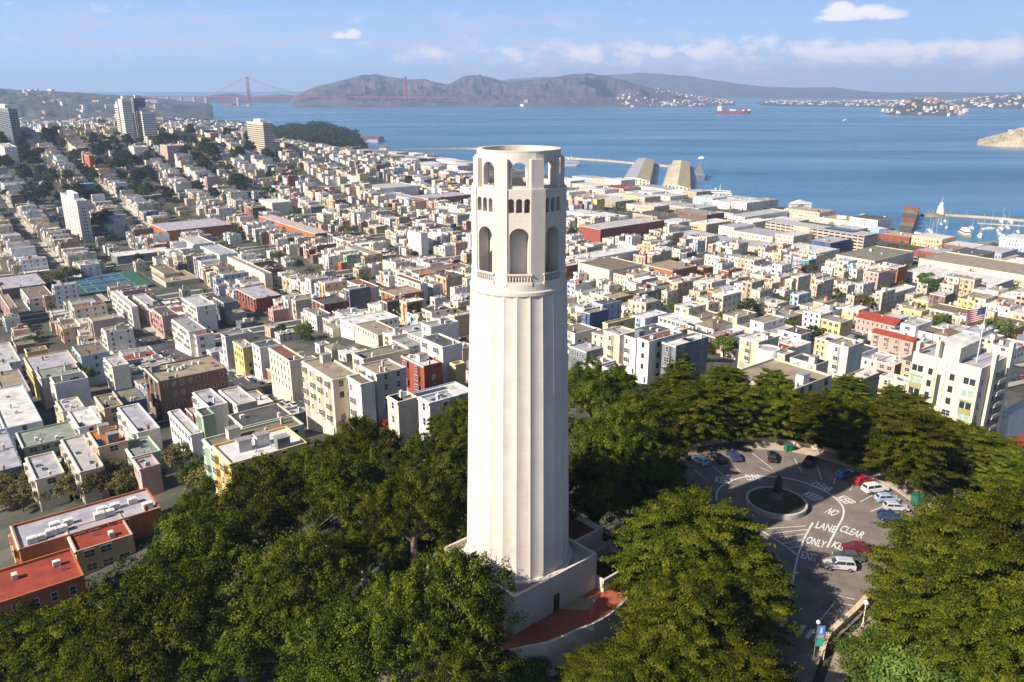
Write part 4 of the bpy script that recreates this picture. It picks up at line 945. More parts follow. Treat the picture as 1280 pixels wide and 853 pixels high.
# ------------------------------------------------------------------ the rest of the city, block by block
TREES = []   # x, y, z, radius, kind
def seen(px, py, pad=10): return -pad < px < 1280+pad and 95 < py < 860 and not (596 < px < 700 and py > 190)
def fill_city():
    rr = random.Random(21); cand = []
    wall_w = [('white',31),('cream',28),('pale grey',6),('beige',15),('tan',7),('peach',8),('pink',2.6),('pale blue',2.6),('sage green',1.2),('yellow',2.6),('brown',4),('brick red',2.2),('orange',1.6),('slate grey',2.5),('lavender',2),('mint green',.7),('teal',.6),('blue',.6)]
    roof_w = [('tan',20),('grey',16),('white',22),('dark grey',10),('red-brown',5),('pale grey',20),('olive',5),('orange',1.2),('red',.8),('brown',6),('green-grey',3),('lavender-grey',16)]
    def pick(w): return rr.choices([a for a, _ in w], [b for _, b in w])[0]
    for i in range(len(ULINE)-1):
        for j in range(-1, 10):
            ua, ub = ULINE[i]+9.6, ULINE[i+1]-9.6; va = 98+104.8*(j-1)+9.6; vb = va+85.6
            cx, cy = uv2w((ua+ub)/2, (va+vb)/2)
            px, py, D = proj(cx, cy, T(cx, cy))
            if D < 60 or not (-150 < px < 1430) or D > 2300 or inland(cx, cy) < -40: continue
            water = inland(cx, cy) < 260 and va > 380; far = D > 1150
            u = ua; rows = []
            def lots(front_v, sgn):
                u = ua
                while u < ub-5:
                    w = rr.choice([5.6,6.5,7,7.6,7.6,8.5,10]) if not water else rr.uniform(18, 50)
                    if far: w *= 1.25
                    if rr.random() < .05: w *= 1.7
                    w = min(w, ub-u); dep = rr.uniform(11, 18) if not water else rr.uniform(28, 38)
                    H = rr.choices([7.5,9.5,11.5,13.5,16], [18,32,28,16,6])[0]
                    if water: H = rr.choice([5,6,8,9,11])
                    gap = 0 if rr.random() < .88 else rr.uniform(.5, 4)
                    if rr.random() < (.035 if not water else .09): u += w; continue
                    v0 = front_v if sgn > 0 else front_v-dep
                    rows.append((u, min(u+w-gap, ub), v0, v0+dep, H))
                    if not water and rr.random() < .85:   # lower wing at the back
                        d2 = rr.uniform(5, 11); vv = v0+dep+.02 if sgn > 0 else v0-d2-.02; n0 = u+rr.choice([0, 0, w*.25]); rows.append((n0, min(u+w-gap-rr.choice([0, 0, w*.25]), ub), vv, vv+d2, H*rr.uniform(.5, .9)))
                    u += w
            lots(va, 1); lots(vb, -1)
            if not water:                             # ends of the block and back yard sheds
                for k in range(rr.randint(4, 9)):
                    uu = rr.uniform(ua, ub-9); rows.append((uu, uu+rr.uniform(5, 9), (va+vb)/2-rr.uniform(3, 7), (va+vb)/2+rr.uniform(1, 6), rr.uniform(3, 9)))
            for (u0, u1, v0, v1, H) in rows:
                if u1-u0 < 4: continue
                x, y = uv2w((u0+u1)/2, (v0+v1)/2)
                if hill_top(x, y) or math.hypot(x-40, y-118) < 112 or inland(x, y) < 20: continue
                if not footprint_free(u0, u1, v0, v1): continue
                g = T(x, y); px, py, D = proj(x, y, g+H)
                if D < 110: continue
                if not seen(px, py, 20): continue
                if D < 330 and (px < 610 and py > 560): continue
                if (px < 470 or 440 < py and px < 600) and py > 412 and D < 430:
                    H = rr.uniform(3.2, 5.5); px, py, D = proj(x, y, g+H)
                    if u1-u0 > 12 or v1-v0 > 26: continue
                if px > 700 and py > 415 and D < 330: continue
                FOOT.append((u0, u1, v0, v1))
                wl = pick(wall_w); rf = pick(roof_w)
                if water and rr.random() < .6: rf = rr.choice(['white','pale grey','lavender-grey'])
                cand.append((D, u0, u1, v0, v1, H, wl, rf, px, py))
            for k in range(3 if not water else 1):
                if rr.random() < .75:
                    tx, ty = uv2w(rr.uniform(ua+4, ub-4), (va+vb)/2+rr.uniform(-8, 8))
                    if not hill_top(tx, ty): TREES.append((tx, ty, T(tx, ty), rr.uniform(2.6, 5.5), rr.choice(['round','round','dark','olive'])))
            # street trees
            for k in range(4):
                if rr.random() < (.35 if D < 900 else .3):
                    uu = rr.uniform(ua, ub); vv = rr.choice([va-3.2, vb+3.2]); tx, ty = uv2w(uu, vv); TREES.append((tx, ty, T(tx, ty)+.4, rr.uniform(1.8, 3.0), rr.choice(['round','olive'])))
    cand.sort(key=lambda c: c[0]-(c[2]-c[1])*3)
    nh = 292-len(HOUSES); near, rest = cand[:nh], cand[nh:]
    for (D, u0, u1, v0, v1, H, wl, rf, px, py) in near:
        x, y = uv2w(u0, v0); xc, yc = uv2w((u0+u1)/2, (v0+v1)/2); zr = T(xc, yc)+H
        house(Vector((x, y, zr)), u1-u0, v1-v0, H, wl, rf, zr, 'house' if u1-u0 < 17 else AP, detail=2 if D < 430 else 1, clutter=rr.randint(2, 6), style='flat' if rr.random() < .93 else 'hip')
    b = MB(); b.c = (0,0,0); win = (.05,.06,.08)
    def jit(c, s=.12): k = 1+rr.uniform(-s, s); return tuple(min(.85, q*k) for q in c)
    b2 = []
    for (D, u0, u1, v0, v1, H, wl, rf, px, py) in rest:
        x, y = uv2w(u0, v0); xc, yc = uv2w((u0+u1)/2, (v0+v1)/2); zr = T(xc, yc)+H; z0 = zr-H-6
        b.M = Matrix.Translation((x, y, 0)) @ Matrix.Rotation(TH, 4, 'Z'); A, Bx = u1-u0, v1-v0
        wc = jit(WALLS[wl]); rc = jit(ROOFS[rf], .2)
        b.c = wc; b.box(0, Bx, 0, A, z0, zr-.01, bottom=False)
        if D < 1300:
            w = .35; b.box(0,Bx,0,w,zr,zr+.5,bottom=False); b.box(0,w,w,A,zr,zr+.5,bottom=False); b.box(w,Bx,A-w,A,zr,zr+.5,bottom=False)
        b.c = rc; b.face([(.3,.3,zr+.02),(Bx-.3,.3,zr+.02),(Bx-.3,A-.3,zr+.02),(.3,A-.3,zr+.02)])
        if rr.random() < .6:
            cx, cy, s = rr.uniform(2, max(2.1, Bx-2)), rr.uniform(1.5, max(1.6, A-1.5)), rr.uniform(.5, 1.6); b.c = jit(rr.choice([(.6,.6,.6),(.4,.4,.4),(.3,.15,.1),(.6,.55,.45)])); b.box(cx-s,cx+s,cy-s,cy+s,zr,zr+rr.uniform(.8,2.6),bottom=False)
        for _k in range(rr.randint(1, 4) if D < 1200 else 1):
            cx, cy = rr.uniform(1, Bx-1), rr.uniform(1, max(1.1, A-1)); b.c = jit((.5,.45,.4), .4); s = rr.uniform(.25, .7); b.box(cx-s,cx+s,cy-s*.8,cy+s*.8,zr,zr+rr.uniform(.5, 1.8),bottom=False)
        if D < 1000 and A < 16 and H > 7:             # shallow bays on the street front
            b.c = wc; nb = max(1, int(A/4.5))
            for i in range(nb): c = (i+.5)*A/nb; b.box(-.8, 0, c-1.1, c+1.1, zr-H+3, zr-.9)
            b.c = jit(WALLS['white']); b.box(-.25,0,0,A,zr-.3,zr+.1)
        fl = max(1, int(H/3.2)); b.c = win if D < 900 else (.12,.12,.14)
        sp = 2.6 if D < 1000 else 3.6
        if D < 1600:
            for f in range(fl):
                z = zr-H+f*H/fl+1.0
                n = int(A/sp)
                for i in range(n):
                    if rr.random() < .12: continue
                    b.c = rr.choice([(.04,.05,.07),(.05,.06,.08),(.09,.10,.12),(.22,.22,.21),(.12,.14,.17)])
                    c = (i+.5)*A/n; xo = -.85 if (D < 1000 and A < 16 and H > 7 and f > 0) else -.04; hw = rr.choice([.45,.5,.8]); b.face([(xo,c+hw,z),(xo,c-hw,z),(xo,c-hw,z+1.6),(xo,c+hw,z+1.6)])
                n = int(Bx/(sp*1.6))
                if (int(u0*7) % 3):
                    for i in range(n): c = (i+.5)*Bx/n; b.face([(c-.5,-.04,z),(c+.5,-.04,z),(c+.5,-.04,z+1.5),(c-.5,-.04,z+1.5)])
    # the flat district, the far shore towns and lone white houses on the hills
    b.M = None
    def tiny(x, y, z, w, d, h, wc, rc):
        b.M = Matrix.Translation((x, y, z)) @ Matrix.Rotation(TH+rr.choice([0, 0, .4, -.3]), 4, 'Z'); b.c = wc; b.box(-w/2,w/2,-d/2,d/2,-4,h,bottom=False); b.c = rc; b.face([(-w/2,-d/2,h+.05),(w/2,-d/2,h+.05),(w/2,d/2,h+.05),(-w/2,d/2,h+.05)])
    for _ in range(5200):
        x = rr.uniform(-3600, -350); y = rr.uniform(1500, 6200)
        if inland(x, y) < 40 or (math.hypot(x+560, y-2450) < 330): continue
        px, py, D = proj(x, y, 4)
        if not (-20 < px < 620) or D < 2250: continue
        wl = pick(wall_w); c = jit(WALLS[wl], .2)
        tiny(x, y, T(x, y), rr.uniform(12, 34), rr.uniform(10, 22), rr.uniform(7, 14), tuple(min(.8, q*1.1) for q in c), jit(ROOFS[pick(roof_w)], .2))
    b.M = None
    o = b.build('distant_buildings', tone_mat('painted buildings far off')); o['kind'] = 'stuff'
    b = MB(); b.c = (0,0,0)
    def scatter(V, n, sel, s=(9, 22), white=.8):
        P = [p for p in V if p[2] > 6]
        for _ in range(n*12):
            p = rr.choice(P); px, py, D = proj(*p)
            if not sel(px, py): continue
            n -= 1
            if n < 0: break
            b.M = Matrix.Translation((p[0]+rr.uniform(-40, 40), p[1]+rr.uniform(-60, 10), p[2])) @ Matrix.Rotation(rr.random()*3, 4, 'Z')
            w = rr.uniform(*s); b.c = rr.choice([(.7,.66,.62),(.6,.5,.42),(.65,.64,.66),(.4,.22,.16)]) if rr.random() < white else (.5,.4,.3)
            b.box(-w/2,w/2,-w*.35,w*.35,-14,rr.uniform(5, 10)); 
    scatter(headlands, 330, lambda x, y: 775 < x < 945 and y > 106 and y > 106+abs(x-850)*.12, (12, 26)); scatter(east, 420, lambda x, y: 940 < x < 1290, (14, 34)); scatter(belv, 130, lambda x, y: True, (10, 22))
    scatter(presidio, 150, lambda x, y: (60 < x < 200 and y > 124) or (30 < x < 60 and y < 122), (14, 40)); scatter(headlands, 14, lambda x, y: 640 < x < 700 and y > 126, (20, 50))
    b.M = None; o = b.build('hillside_houses', MATS['painted buildings far off']); o['kind'] = 'stuff'
fill_city()

# ================================================================== TREES
rng = np.random.default_rng(5)
def leafmat(name, a, b_, c):
    m = bpy.data.materials.new(name); m.use_nodes = True; nt = m.node_tree; N = nt.nodes; L = nt.links; p = N['Principled BSDF']; p.inputs['Roughness'].default_value = .65; p.inputs['Specular IOR Level'].default_value = .0
    at_ = N.new('ShaderNodeAttribute'); at_.attribute_name = 'leaf'; oi = N.new('ShaderNodeObjectInfo')
    cr = N.new('ShaderNodeValToRGB'); e = cr.color_ramp.elements; e[0].position = .05; e[0].color = (*a, 1); e[1].position = .95; e[1].color = (*c, 1); k = e.new(.5); k.color = (*b_, 1)
    L.new(at_.outputs['Fac'], cr.inputs[0])
    hs = N.new('ShaderNodeHueSaturation'); mr = N.new('ShaderNodeMapRange'); mr.inputs[3].default_value = .68; mr.inputs[4].default_value = 1.35; L.new(oi.outputs['Random'], mr.inputs[0]); L.new(mr.outputs[0], hs.inputs['Value'])
    mr2 = N.new('ShaderNodeMapRange'); mr2.inputs[3].default_value = .485; mr2.inputs[4].default_value = .515; L.new(oi.outputs['Random'], mr2.inputs[0]); L.new(mr2.outputs[0], hs.inputs['Hue'])
    L.new(cr.outputs[0], hs.inputs['Color']); L.new(hs.outputs[0], p.inputs['Base Color'])
    tr = N.new('ShaderNodeBsdfTranslucent'); L.new(hs.outputs[0], tr.inputs[0]); ms = N.new('ShaderNodeMixShader'); ms.inputs[0].default_value = .06
    L.new(p.outputs[0], ms.inputs[1]); L.new(tr.outputs[0], ms.inputs[2]); L.new(ms.outputs[0], N['Material Output'].inputs[0]); MATS[name] = m; return m
LEAF = {'euc': leafmat('eucalyptus leaves', (.012,.020,.003), (.050,.066,.007), (.130,.140,.016)),
        'cyp': leafmat('cypress leaves', (.012,.021,.003), (.055,.070,.006), (.140,.143,.012)),
        'round': leafmat('garden tree leaves', (.03,.06,.012), (.07,.11,.02), (.13,.16,.03)),
        'olive': leafmat('olive brown leaves', (.05,.05,.018), (.10,.09,.03), (.17,.14,.05)),
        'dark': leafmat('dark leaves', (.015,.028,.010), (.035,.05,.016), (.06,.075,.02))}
BARK = mat('pale bark', (.30,.24,.18), .9, .4, 2, col2=(.10,.08,.06)); BARKD = mat('dark bark', (.09,.07,.055), .9, .3, 2)
def leaf_cloud(centres, radii, n_per, size, squash=.6, flat=.5, dirs=None, stretch=1.0):
    """little quads filling clumps; returns a list of corner arrays and one tone per leaf"""
    C_ = np.repeat(centres, n_per, 0); Rr = np.repeat(radii, n_per); n = len(C_)
    d = rng.normal(size=(n, 3)); d /= np.linalg.norm(d, axis=1)[:, None]; d[:, 2] = np.where(d[:, 2] < -.25, -d[:, 2], d[:, 2])
    r = rng.random(n)**.5*np.where(rng.random(n) < .12, 1.45, 1)
    off = d*r[:, None]*Rr[:, None]; off[:, 2] *= squash
    if dirs is not None:
        DD = np.repeat(dirs, n_per, 0); al = (off*DD).sum(1)[:, None]; off = off+DD*al*(stretch-1); off[:, 2] += np.abs((off*DD).sum(1))*.10
    p = C_+off
    nrm = d*np.array([1, 1, .8])+rng.normal(size=(n, 3))*.55; nrm[:, 2] += flat; nrm /= np.linalg.norm(nrm, axis=1)[:, None]
    a = np.cross(nrm, rng.normal(size=(n, 3))); a /= np.linalg.norm(a, axis=1)[:, None]; b_ = np.cross(nrm, a)
    s = size*(.6+.8*rng.random(n))[:, None]; a = a*s; b_ = b_*s*.55
    P = np.stack([p-a, p-b_, p+a, p+b_], 1)
    tone = np.repeat(rng.random(len(centres)), n_per)*.55+rng.random(n)*.45
    return P, tone
def leaf_mesh(name, P, tone, m):
    n = len(P); me = bpy.data.meshes.new(name); me.vertices.add(n*4); me.vertices.foreach_set('co', P.reshape(-1).astype('f'))
    me.loops.add(n*4); me.loops.foreach_set('vertex_index', np.arange(n*4, dtype='i')); me.polygons.add(n)
    me.polygons.foreach_set('loop_start', np.arange(0, n*4, 4, dtype='i'))
    at_ = me.attributes.new('leaf', 'FLOAT', 'FACE'); at_.data.foreach_set('value', tone.astype('f')); me.materials.append(m); me.update(calc_edges=True); return me
def limbs(h, tips, m, seed, r0=.5, n=9):
    rr = random.Random(seed); b = MB(); top = Vector((rr.uniform(-.5,.5), rr.uniform(-.5,.5), h*.55)); mid = Vector((rr.uniform(-.4,.4), rr.uniform(-.4,.4), h*.28))
    b.tube((0,0,-3), mid, r0, r0*.8, n); b.tube(mid, top, r0*.8, r0*.55, n)
    for t in tips:
        t = Vector(t); s = mid.lerp(top, rr.uniform(.2, 1)); k = s.lerp(t, .5)+Vector((rr.uniform(-.8,.8), rr.uniform(-.8,.8), rr.uniform(-.2,1.0)))
        b.tube(s, k, r0*.38, r0*.22, 6, caps=False); b.tube(k, t, r0*.22, r0*.06, 5, caps=False)
    return b.mesh('trunk', m, smooth=True)
def fib(n): i = np.arange(n)+.5; ph = np.arccos(1-2*i/n); th = math.pi*(1+5**.5)*i; return np.stack([np.cos(th)*np.sin(ph), np.sin(th)*np.sin(ph), np.cos(ph)], 1)
def make_euc(seed, Rr=9.0, h=15.0, n_per=300, size=.135):
    cs = []; rs = []
    nlob = 10
    for i in range(nlob):                             # a few big billowing lobes, each made of many small tufts
        a = 2.4*i+rng.random()*.5; q = (.15 if i == 0 else .62*math.sqrt((i+.3)/nlob)+.1*rng.random()); lr = Rr*(.34+.12*rng.random())
        lc = np.array([Rr*q*math.cos(a), Rr*q*math.sin(a), h*(.80-.30*q+.09*rng.normal())])
        d = fib(46); d = d[d[:, 2] > -.45]; d = d+rng.normal(size=d.shape)*.16; d = d[rng.random(len(d)) > .28]
        cs.append(lc+d*lr*np.array([1, 1, .72])); rs.append(Rr*(.05+.075*rng.random(len(d))))
        inn = lc+rng.normal(size=(5, 3))*lr*.3; cs.append(inn); rs.append(np.full(5, lr*.42))
    c = np.concatenate(cs); rad = np.concatenate(rs)
    dd = rng.normal(size=c.shape); dd[:, 2] *= .5; dd /= np.linalg.norm(dd, axis=1)[:, None]
    P, t = leaf_cloud(c+rng.normal(size=c.shape)*.18, rad, n_per, size, squash=.8, flat=.35, dirs=dd, stretch=2.1)
    tips = [tuple(c[i]*np.array([1.0,1.0,1.0])) for i in rng.choice(len(c), 46, replace=False)]
    return leaf_mesh('crown', P, t, LEAF['euc']), limbs(h, tips, BARK, seed, .8)
def make_cyp(seed, Rr=8.0, h=13.0, n_cl=230, n_per=270, size=.14):
    cs = []; ds = []; rs = []
    nl = 11
    for i in range(nl):                               # spreading flat layers, each branch ending in a fan of sprays
        z = h*(.30+.68*i/(nl-1)); prof = Rr*math.sqrt(max(.02, 1-((i/(nl-1)-.22)/.86)**2)); nb = max(5, int(17*prof/Rr))
        for k in range(nb):
            a = 2*math.pi*(k/nb)+rng.random()*.6+i; L_ = prof*(.72+.42*rng.random())
            dr = np.array([math.cos(a), math.sin(a), 0]); zz = z+rng.normal()*h*.035
            for t in (.30, .52, .74, .95):
                if rng.random() < .12: continue
                sd = np.array([-dr[1], dr[0], 0])*rng.normal()*L_*.13
                cs.append(dr*L_*t+sd+np.array([0, 0, zz+t*t*h*.05])); ds.append(dr); rs.append(Rr*(.105+.055*rng.random())*(1.05-.35*t))
    cs = np.array(cs); ds = np.array(ds); rs = np.array(rs)
    P, t = leaf_cloud(cs, rs, n_per, size, squash=.32, flat=.35, dirs=ds, stretch=2.1)
    tips = [tuple(cs[i]) for i in rng.choice(len(cs), 26, replace=False)]
    return leaf_mesh('crown', P, t, LEAF['cyp']), limbs(h, tips, BARKD, seed, .5)
def make_small(seed, key, Rr=4.0, h=6.5, n_cl=34, n_per=90, size=.26):
    d = fib(n_cl+12); d = d[d[:, 2] > -.4]+rng.normal(size=(int((d[:, 2] > -.4).sum()), 3))*.15
    c = d*np.array([Rr*.72, Rr*.72, h*.30])*(.8+.4*rng.random(len(d)))[:, None]; c[:, 2] += h*.62
    P, t = leaf_cloud(c, Rr*(.26+.14*rng.random(len(c))), n_per, size, squash=.75, flat=.4)
    return leaf_mesh('crown', P, t, LEAF[key]), limbs(h, [tuple(q*.9) for q in c[:8]], BARKD, seed, .22, 6)
PROTO = {'euc': [make_euc(s) for s in (1, 2, 3)], 'cyp': [make_cyp(s) for s in (4, 5, 6)],
         'round': [make_small(7, 'round'), make_small(8, 'round')], 'olive': [make_small(9, 'olive'), make_small(10, 'olive')], 'dark': [make_small(11, 'dark', 4, 8)],
         'bush': [make_small(12, 'round', 4, 5, 50, 220, .2)]}
SIZE = {'euc': (9, 15), 'cyp': (8, 13), 'round': (4, 6.5), 'olive': (4, 6.5), 'dark': (4, 8), 'bush': (4, 5)}
PLANTED = []
tr_ = random.Random(3)
def tree(kind_, x, y, z, R_, label=None, group=None, hs=1.0, key=None):
    cr, tk = tr_.choice(PROTO[kind_]); s = R_/SIZE[kind_][0]
    nm = {'euc': 'eucalyptus_tree', 'cyp': 'cypress_tree', 'round': 'street_tree', 'olive': 'street_tree', 'dark': 'garden_tree', 'bush': 'bush'}[kind_]
    o = thing(nm, label or '', 'tree' if kind_ != 'bush' else 'bush', (x, y, z), tr_.random()*6.28, group); o.scale = (s, s, s*hs)
    link('trunk', tk, o); link('crown', cr, o)
    px, py, D = proj(x, y, z+SIZE[kind_][1]*s*hs*.6); PLANTED.append(dict(o=o, kind=kind_, px=px, py=py, D=D, R=R_))
    return o
def hill_trees():
    E = 'euc'; Y = 'cyp'
    L_ = [(250,720,10.5,E),(340,640,9.5,E),(440,620,8.5,E),(515,640,7.5,E),(385,730,9,E),(190,800,9.5,E),(300,805,8.5,E),(548,590,6,E),(574,540,5.5,E),(562,512,4.5,E),(465,580,7,E),(385,590,7,E),
     (565,655,5.5,E),(500,800,7.5,E),(590,838,5.5,E),(430,835,7,E),(120,840,7,E),(330,585,5,E),(425,565,5,E),(245,650,6,E),(455,690,6,E),
     (70,818,8.5,Y),(15,835,8,Y),(125,790,6.5,Y),(35,805,6,Y),(150,850,7,E),
     (738,500,6,E),(760,560,8,E),(800,525,6.5,E),(745,625,7,E),(795,590,7,E),(770,480,5,E),(825,565,6,E),(815,625,6,E),
     (845,485,5.5,Y),(872,520,6.5,Y),(925,515,6.5,Y),(975,512,7,Y),(1030,520,7,Y),(1085,535,8,Y),(1135,555,8,Y),(1275,628,5.5,Y),(1060,492,6,Y),(1115,500,6,Y),(850,460,5,Y),(905,480,5,Y),(965,482,5,Y),(1010,490,5,Y),
     (1165,520,6,Y),(1225,570,6.5,Y),(1270,600,6,Y),
     (1182,706,8.3,Y),(1248,702,9,Y),(1130,655,0,Y),(1200,755,9,Y),(1270,740,9,Y),(1170,772,6.5,Y),(1245,815,8,Y),
     (865,690,9,Y),(915,740,7.5,Y),(848,772,6,Y),(855,800,7.5,Y),(800,862,6,Y),(905,690,6.5,Y),(830,700,7,Y),(748,848,4.5,Y),(735,885,5,Y),(905,815,6,Y),(875,845,6,Y),(850,858,6,Y),(805,700,3.5,Y),(930,860,6,Y)]
    for px, py, R_, k in L_:
        if R_ <= 0: continue
        hs = tr_.uniform(1.05, 1.5) if k == 'euc' else tr_.uniform(.95, 1.2); h = SIZE[k][1]*R_/SIZE[k][0]*hs; p = spot(px, py, h*.62); z = T(p.x, p.y)
        dn = math.hypot(p.x-CEN.x, p.y-CEN.y)
        tree(k, p.x, p.y, z-.3, R_*tr_.uniform(.9, 1.1), group='trees on the hilltop', hs=hs)
    for px, py, zc, R_ in [(1140,520,80,6),(1160,540,80,6.5),(1185,552,80,6.5),(1213,566,81,7),(1243,583,81,7),(1272,600,82,7),(1200,582,79,6),(1170,572,79,5.5),(1230,610,79,6)]:
        p = at(px, py, zc); z = T(p.x, p.y); h = SIZE['cyp'][1]*R_/SIZE['cyp'][0]*.62; tree('cyp', p.x, p.y, z-.3, R_, group='trees on the hilltop', hs=max(.9, (zc-z)/h))
    for px, py, zc, R_ in [(556,765,96,7.5)]:
        p = at(px, py, zc); z = T(p.x, p.y); tree('euc', p.x, p.y, z-.3, R_, group='trees on the hilltop', hs=(zc-z)/(15*R_/9*.62))
    for px, py, R_ in [(1084,828,3.8),(1125,845,4.6),(1170,850,5),(1112,808,3.4),(880,528,2.6),(905,530,2.4),(1000,540,2.2),(1130,585,2.4),(1150,600,2.2),(850,545,3),(945,538,2.2),(1210,660,3.5),(835,590,3),(1060,562,2.4),
                       (800,690,2.5),(770,700,2.2),(40,612,5),(75,604,5),(108,600,5.2),(140,601,4.5),(10,618,5),(168,603,4),(225,578,4.5),(58,620,4.5),(92,615,4.5),(125,612,4.5),(25,628,4.5),(190,600,3.5),(-8,630,4.5),(155,612,3.6),(660,852,3)]:
        p = spot(px, py, 2.5*R_/4); tree('bush' if px > 300 else 'olive', p.x, p.y, T(p.x, p.y)-.2, R_, group='bushes and small trees near the hilltop')
    # named trees between the houses on the right
    for px, py, R_, k in [(935,400,7,'dark'),(912,410,7,'round'),(905,440,6,'round'),(985,412,5,'round'),(1015,435,6.5,'dark'),(975,405,4,'olive'),(1250,420,7,'round'),(1225,415,7,'round'),(1165,415,6,'round'),(1175,404,5,'round'),(1210,418,6,'olive'),
                          (1100,378,7,'olive'),(1080,383,6,'olive'),(1162,362,7,'round'),(1155,352,6,'round'),(742,345,6,'dark'),(722,344,4,'dark'),(715,300,7,'dark'),(730,298,6,'dark'),(520,400,6,'dark'),(535,405,5,'dark'),(500,398,5,'dark'),
                          (820,450,5,'olive'),(812,455,4.5,'olive'),(298,495,3.5,'olive'),(305,440,4,'olive'),(70,352,6,'olive'),(85,348,7,'olive'),(95,345,5,'olive'),(290,290,7,'olive'),(297,295,7,'olive'),(232,300,6,'round'),(125,283,8,'dark'),(135,280,8,'dark'),(118,286,6,'dark')]:
        p = spot(px, py, 3); 
        if k == 'round' and R_ > 6: k = 'round'
        tree(k, p.x, p.y, T(p.x, p.y)-.2, R_, group='trees among the houses')
    for i in range(26):                               # clipped green rows along the wide street
        px = 775+i*11.5; py = 300+i*4.4
        if 835 < px < 1290 and i % 1 == 0:
            p = spot(px+tr_.uniform(-2, 2), py+tr_.uniform(-1, 1), 3)
            if inland(p.x, p.y) > 30: tree('round', p.x, p.y, T(p.x, p.y), tr_.uniform(3.2, 4.6), group='green trees along the wide street')
    for px in range(1120, 1285, 13):
        p = spot(px, 344+(px-1120)*.17, 3); tree('round', p.x, p.y, T(p.x, p.y), tr_.uniform(4, 5), group='green trees beside the big white roof')
    # Russian Hill greenery
    for i in range(190):
        px = tr_.uniform(0, 345); py = tr_.uniform(165, 255)
        p = spot(px, py, 4)
        if p.length > 2300: continue
        if not footprint_free(p.x*GU.x+p.y*GU.y-2, p.x*GU.x+p.y*GU.y+2, p.x*GV.x+p.y*GV.y-2, p.x*GV.x+p.y*GV.y+2, 1.2): continue
        tree('dark', p.x, p.y, T(p.x, p.y), tr_.uniform(5, 10), hs=tr_.uniform(.9, 1.3), group='dark trees on the far hillside')
    for q in sorted(TREES, key=lambda q: math.hypot(q[0], q[1]))[:110]:
        px, py, D = proj(q[0], q[1], q[2]+3)
        if seen(px, py) and D > 150: tree(q[4], q[0], q[1], q[2], q[3], group='small trees in yards and streets')
hill_trees()

def undergrowth():
    n = 9000; a = rng.random(n)*2*math.pi; r = 118*np.sqrt(rng.random(n)); x = 35+r*np.cos(a); y = 112+r*np.sin(a); keep = []
    poly = [(p.x, p.y) for p in OUT]+[(at(X, Y, PZ).x, at(X, Y, PZ).y) for X, Y in [(1205,700),(1150,740),(1092,748),(1075,772),(1048,797),(1028,818),(1008,870),(990,960),(860,960),(900,853),(925,800),(925,740),(905,700),(850,690)]]
    PX = np.array([p[0] for p in poly]); PY = np.array([p[1] for p in poly]); X2, Y2 = np.roll(PX, -1), np.roll(PY, -1)
    for i in range(n):
        if math.hypot(x[i]-TX-2, y[i]-TY+2) < 19.5: continue
        c = ((PY > y[i]) != (Y2 > y[i])) & (x[i] < PX+(y[i]-PY)*(X2-PX)/np.where(Y2 == PY, 1e-9, Y2-PY))
        if c.sum() % 2: continue
        dmin = min(math.hypot(p.x-x[i], p.y-y[i]) for p in OUT)
        if dmin < 2.2: continue
        u = x[i]*GU.x+y[i]*GU.y; v = x[i]*GV.x+y[i]*GV.y
        if not footprint_free(u-.8, u+.8, v-.8, v+.8, 0): continue
        px, py, D = proj(x[i], y[i], 80)
        if 1035 < px < 1100 and 752 < py < 800: continue
        keep.append((x[i], y[i], T(x[i], y[i])+.15))
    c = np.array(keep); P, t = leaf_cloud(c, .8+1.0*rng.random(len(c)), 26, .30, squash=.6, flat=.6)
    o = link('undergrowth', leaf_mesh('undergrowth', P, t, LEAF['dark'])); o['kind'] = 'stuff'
    cs = []; rr = random.Random(8)                      # trees too many to count between the far houses
    for _ in range(9000):
        u, v = rr.uniform(150, 2200), rr.uniform(-250, 860); x, y = uv2w(u, v); px, py, D = proj(x, y, T(x, y))
        if D < 420 or not seen(px, py) or inland(x, y) < 60: continue
        if rr.random() > (1 if (px < 380 and py < 270) else (.55 if px > 700 else .3)): continue
        if not footprint_free(u-2, u+2, v-2, v+2, 0): continue
        cs.append((x, y, T(x, y)+3.2))
    c = np.array(cs)+rng.normal(size=(len(cs), 3))*np.array([.6,.6,.5]); P, t = leaf_cloud(c, 2.2+3.4*rng.random(len(c)), 70, .7, squash=1.15, flat=.3)
    o = link('yard_greenery', leaf_mesh('yard_greenery', P, t, LEAF['cyp'])); o['kind'] = 'stuff'
    # far-off woods
    cs = []
    for _ in range(1300):
        px = rng.uniform(336, 456); py = rng.uniform(163, 190); p = at(px, py, 12)
        if inland(p.x, p.y) < 15: continue
        cs.append((p.x, p.y, 12+30*max(0, 1-abs(px-395)/80)*rng.random()))
    for _ in range(260): px = rng.uniform(190, 300); p = at(px, rng.uniform(150, 156), 4); cs.append((p.x, p.y, 6)) if inland(p.x, p.y) > 20 else None
    for _ in range(330): px = rng.uniform(20, 350); py = rng.uniform(168, 186); p = at(px, py, 20); cs.append((p.x, p.y, T(p.x, p.y)+4)) if inland(p.x, p.y) > 20 else None
    c = np.array(cs); P, t = leaf_cloud(c, 9+8*rng.random(len(c)), 60, 2.6, squash=.8, flat=.3)
    o = link('far_off_wood', leaf_mesh('far_off_wood', P, t, LEAF['dark'])); o['kind'] = 'stuff'
undergrowth()

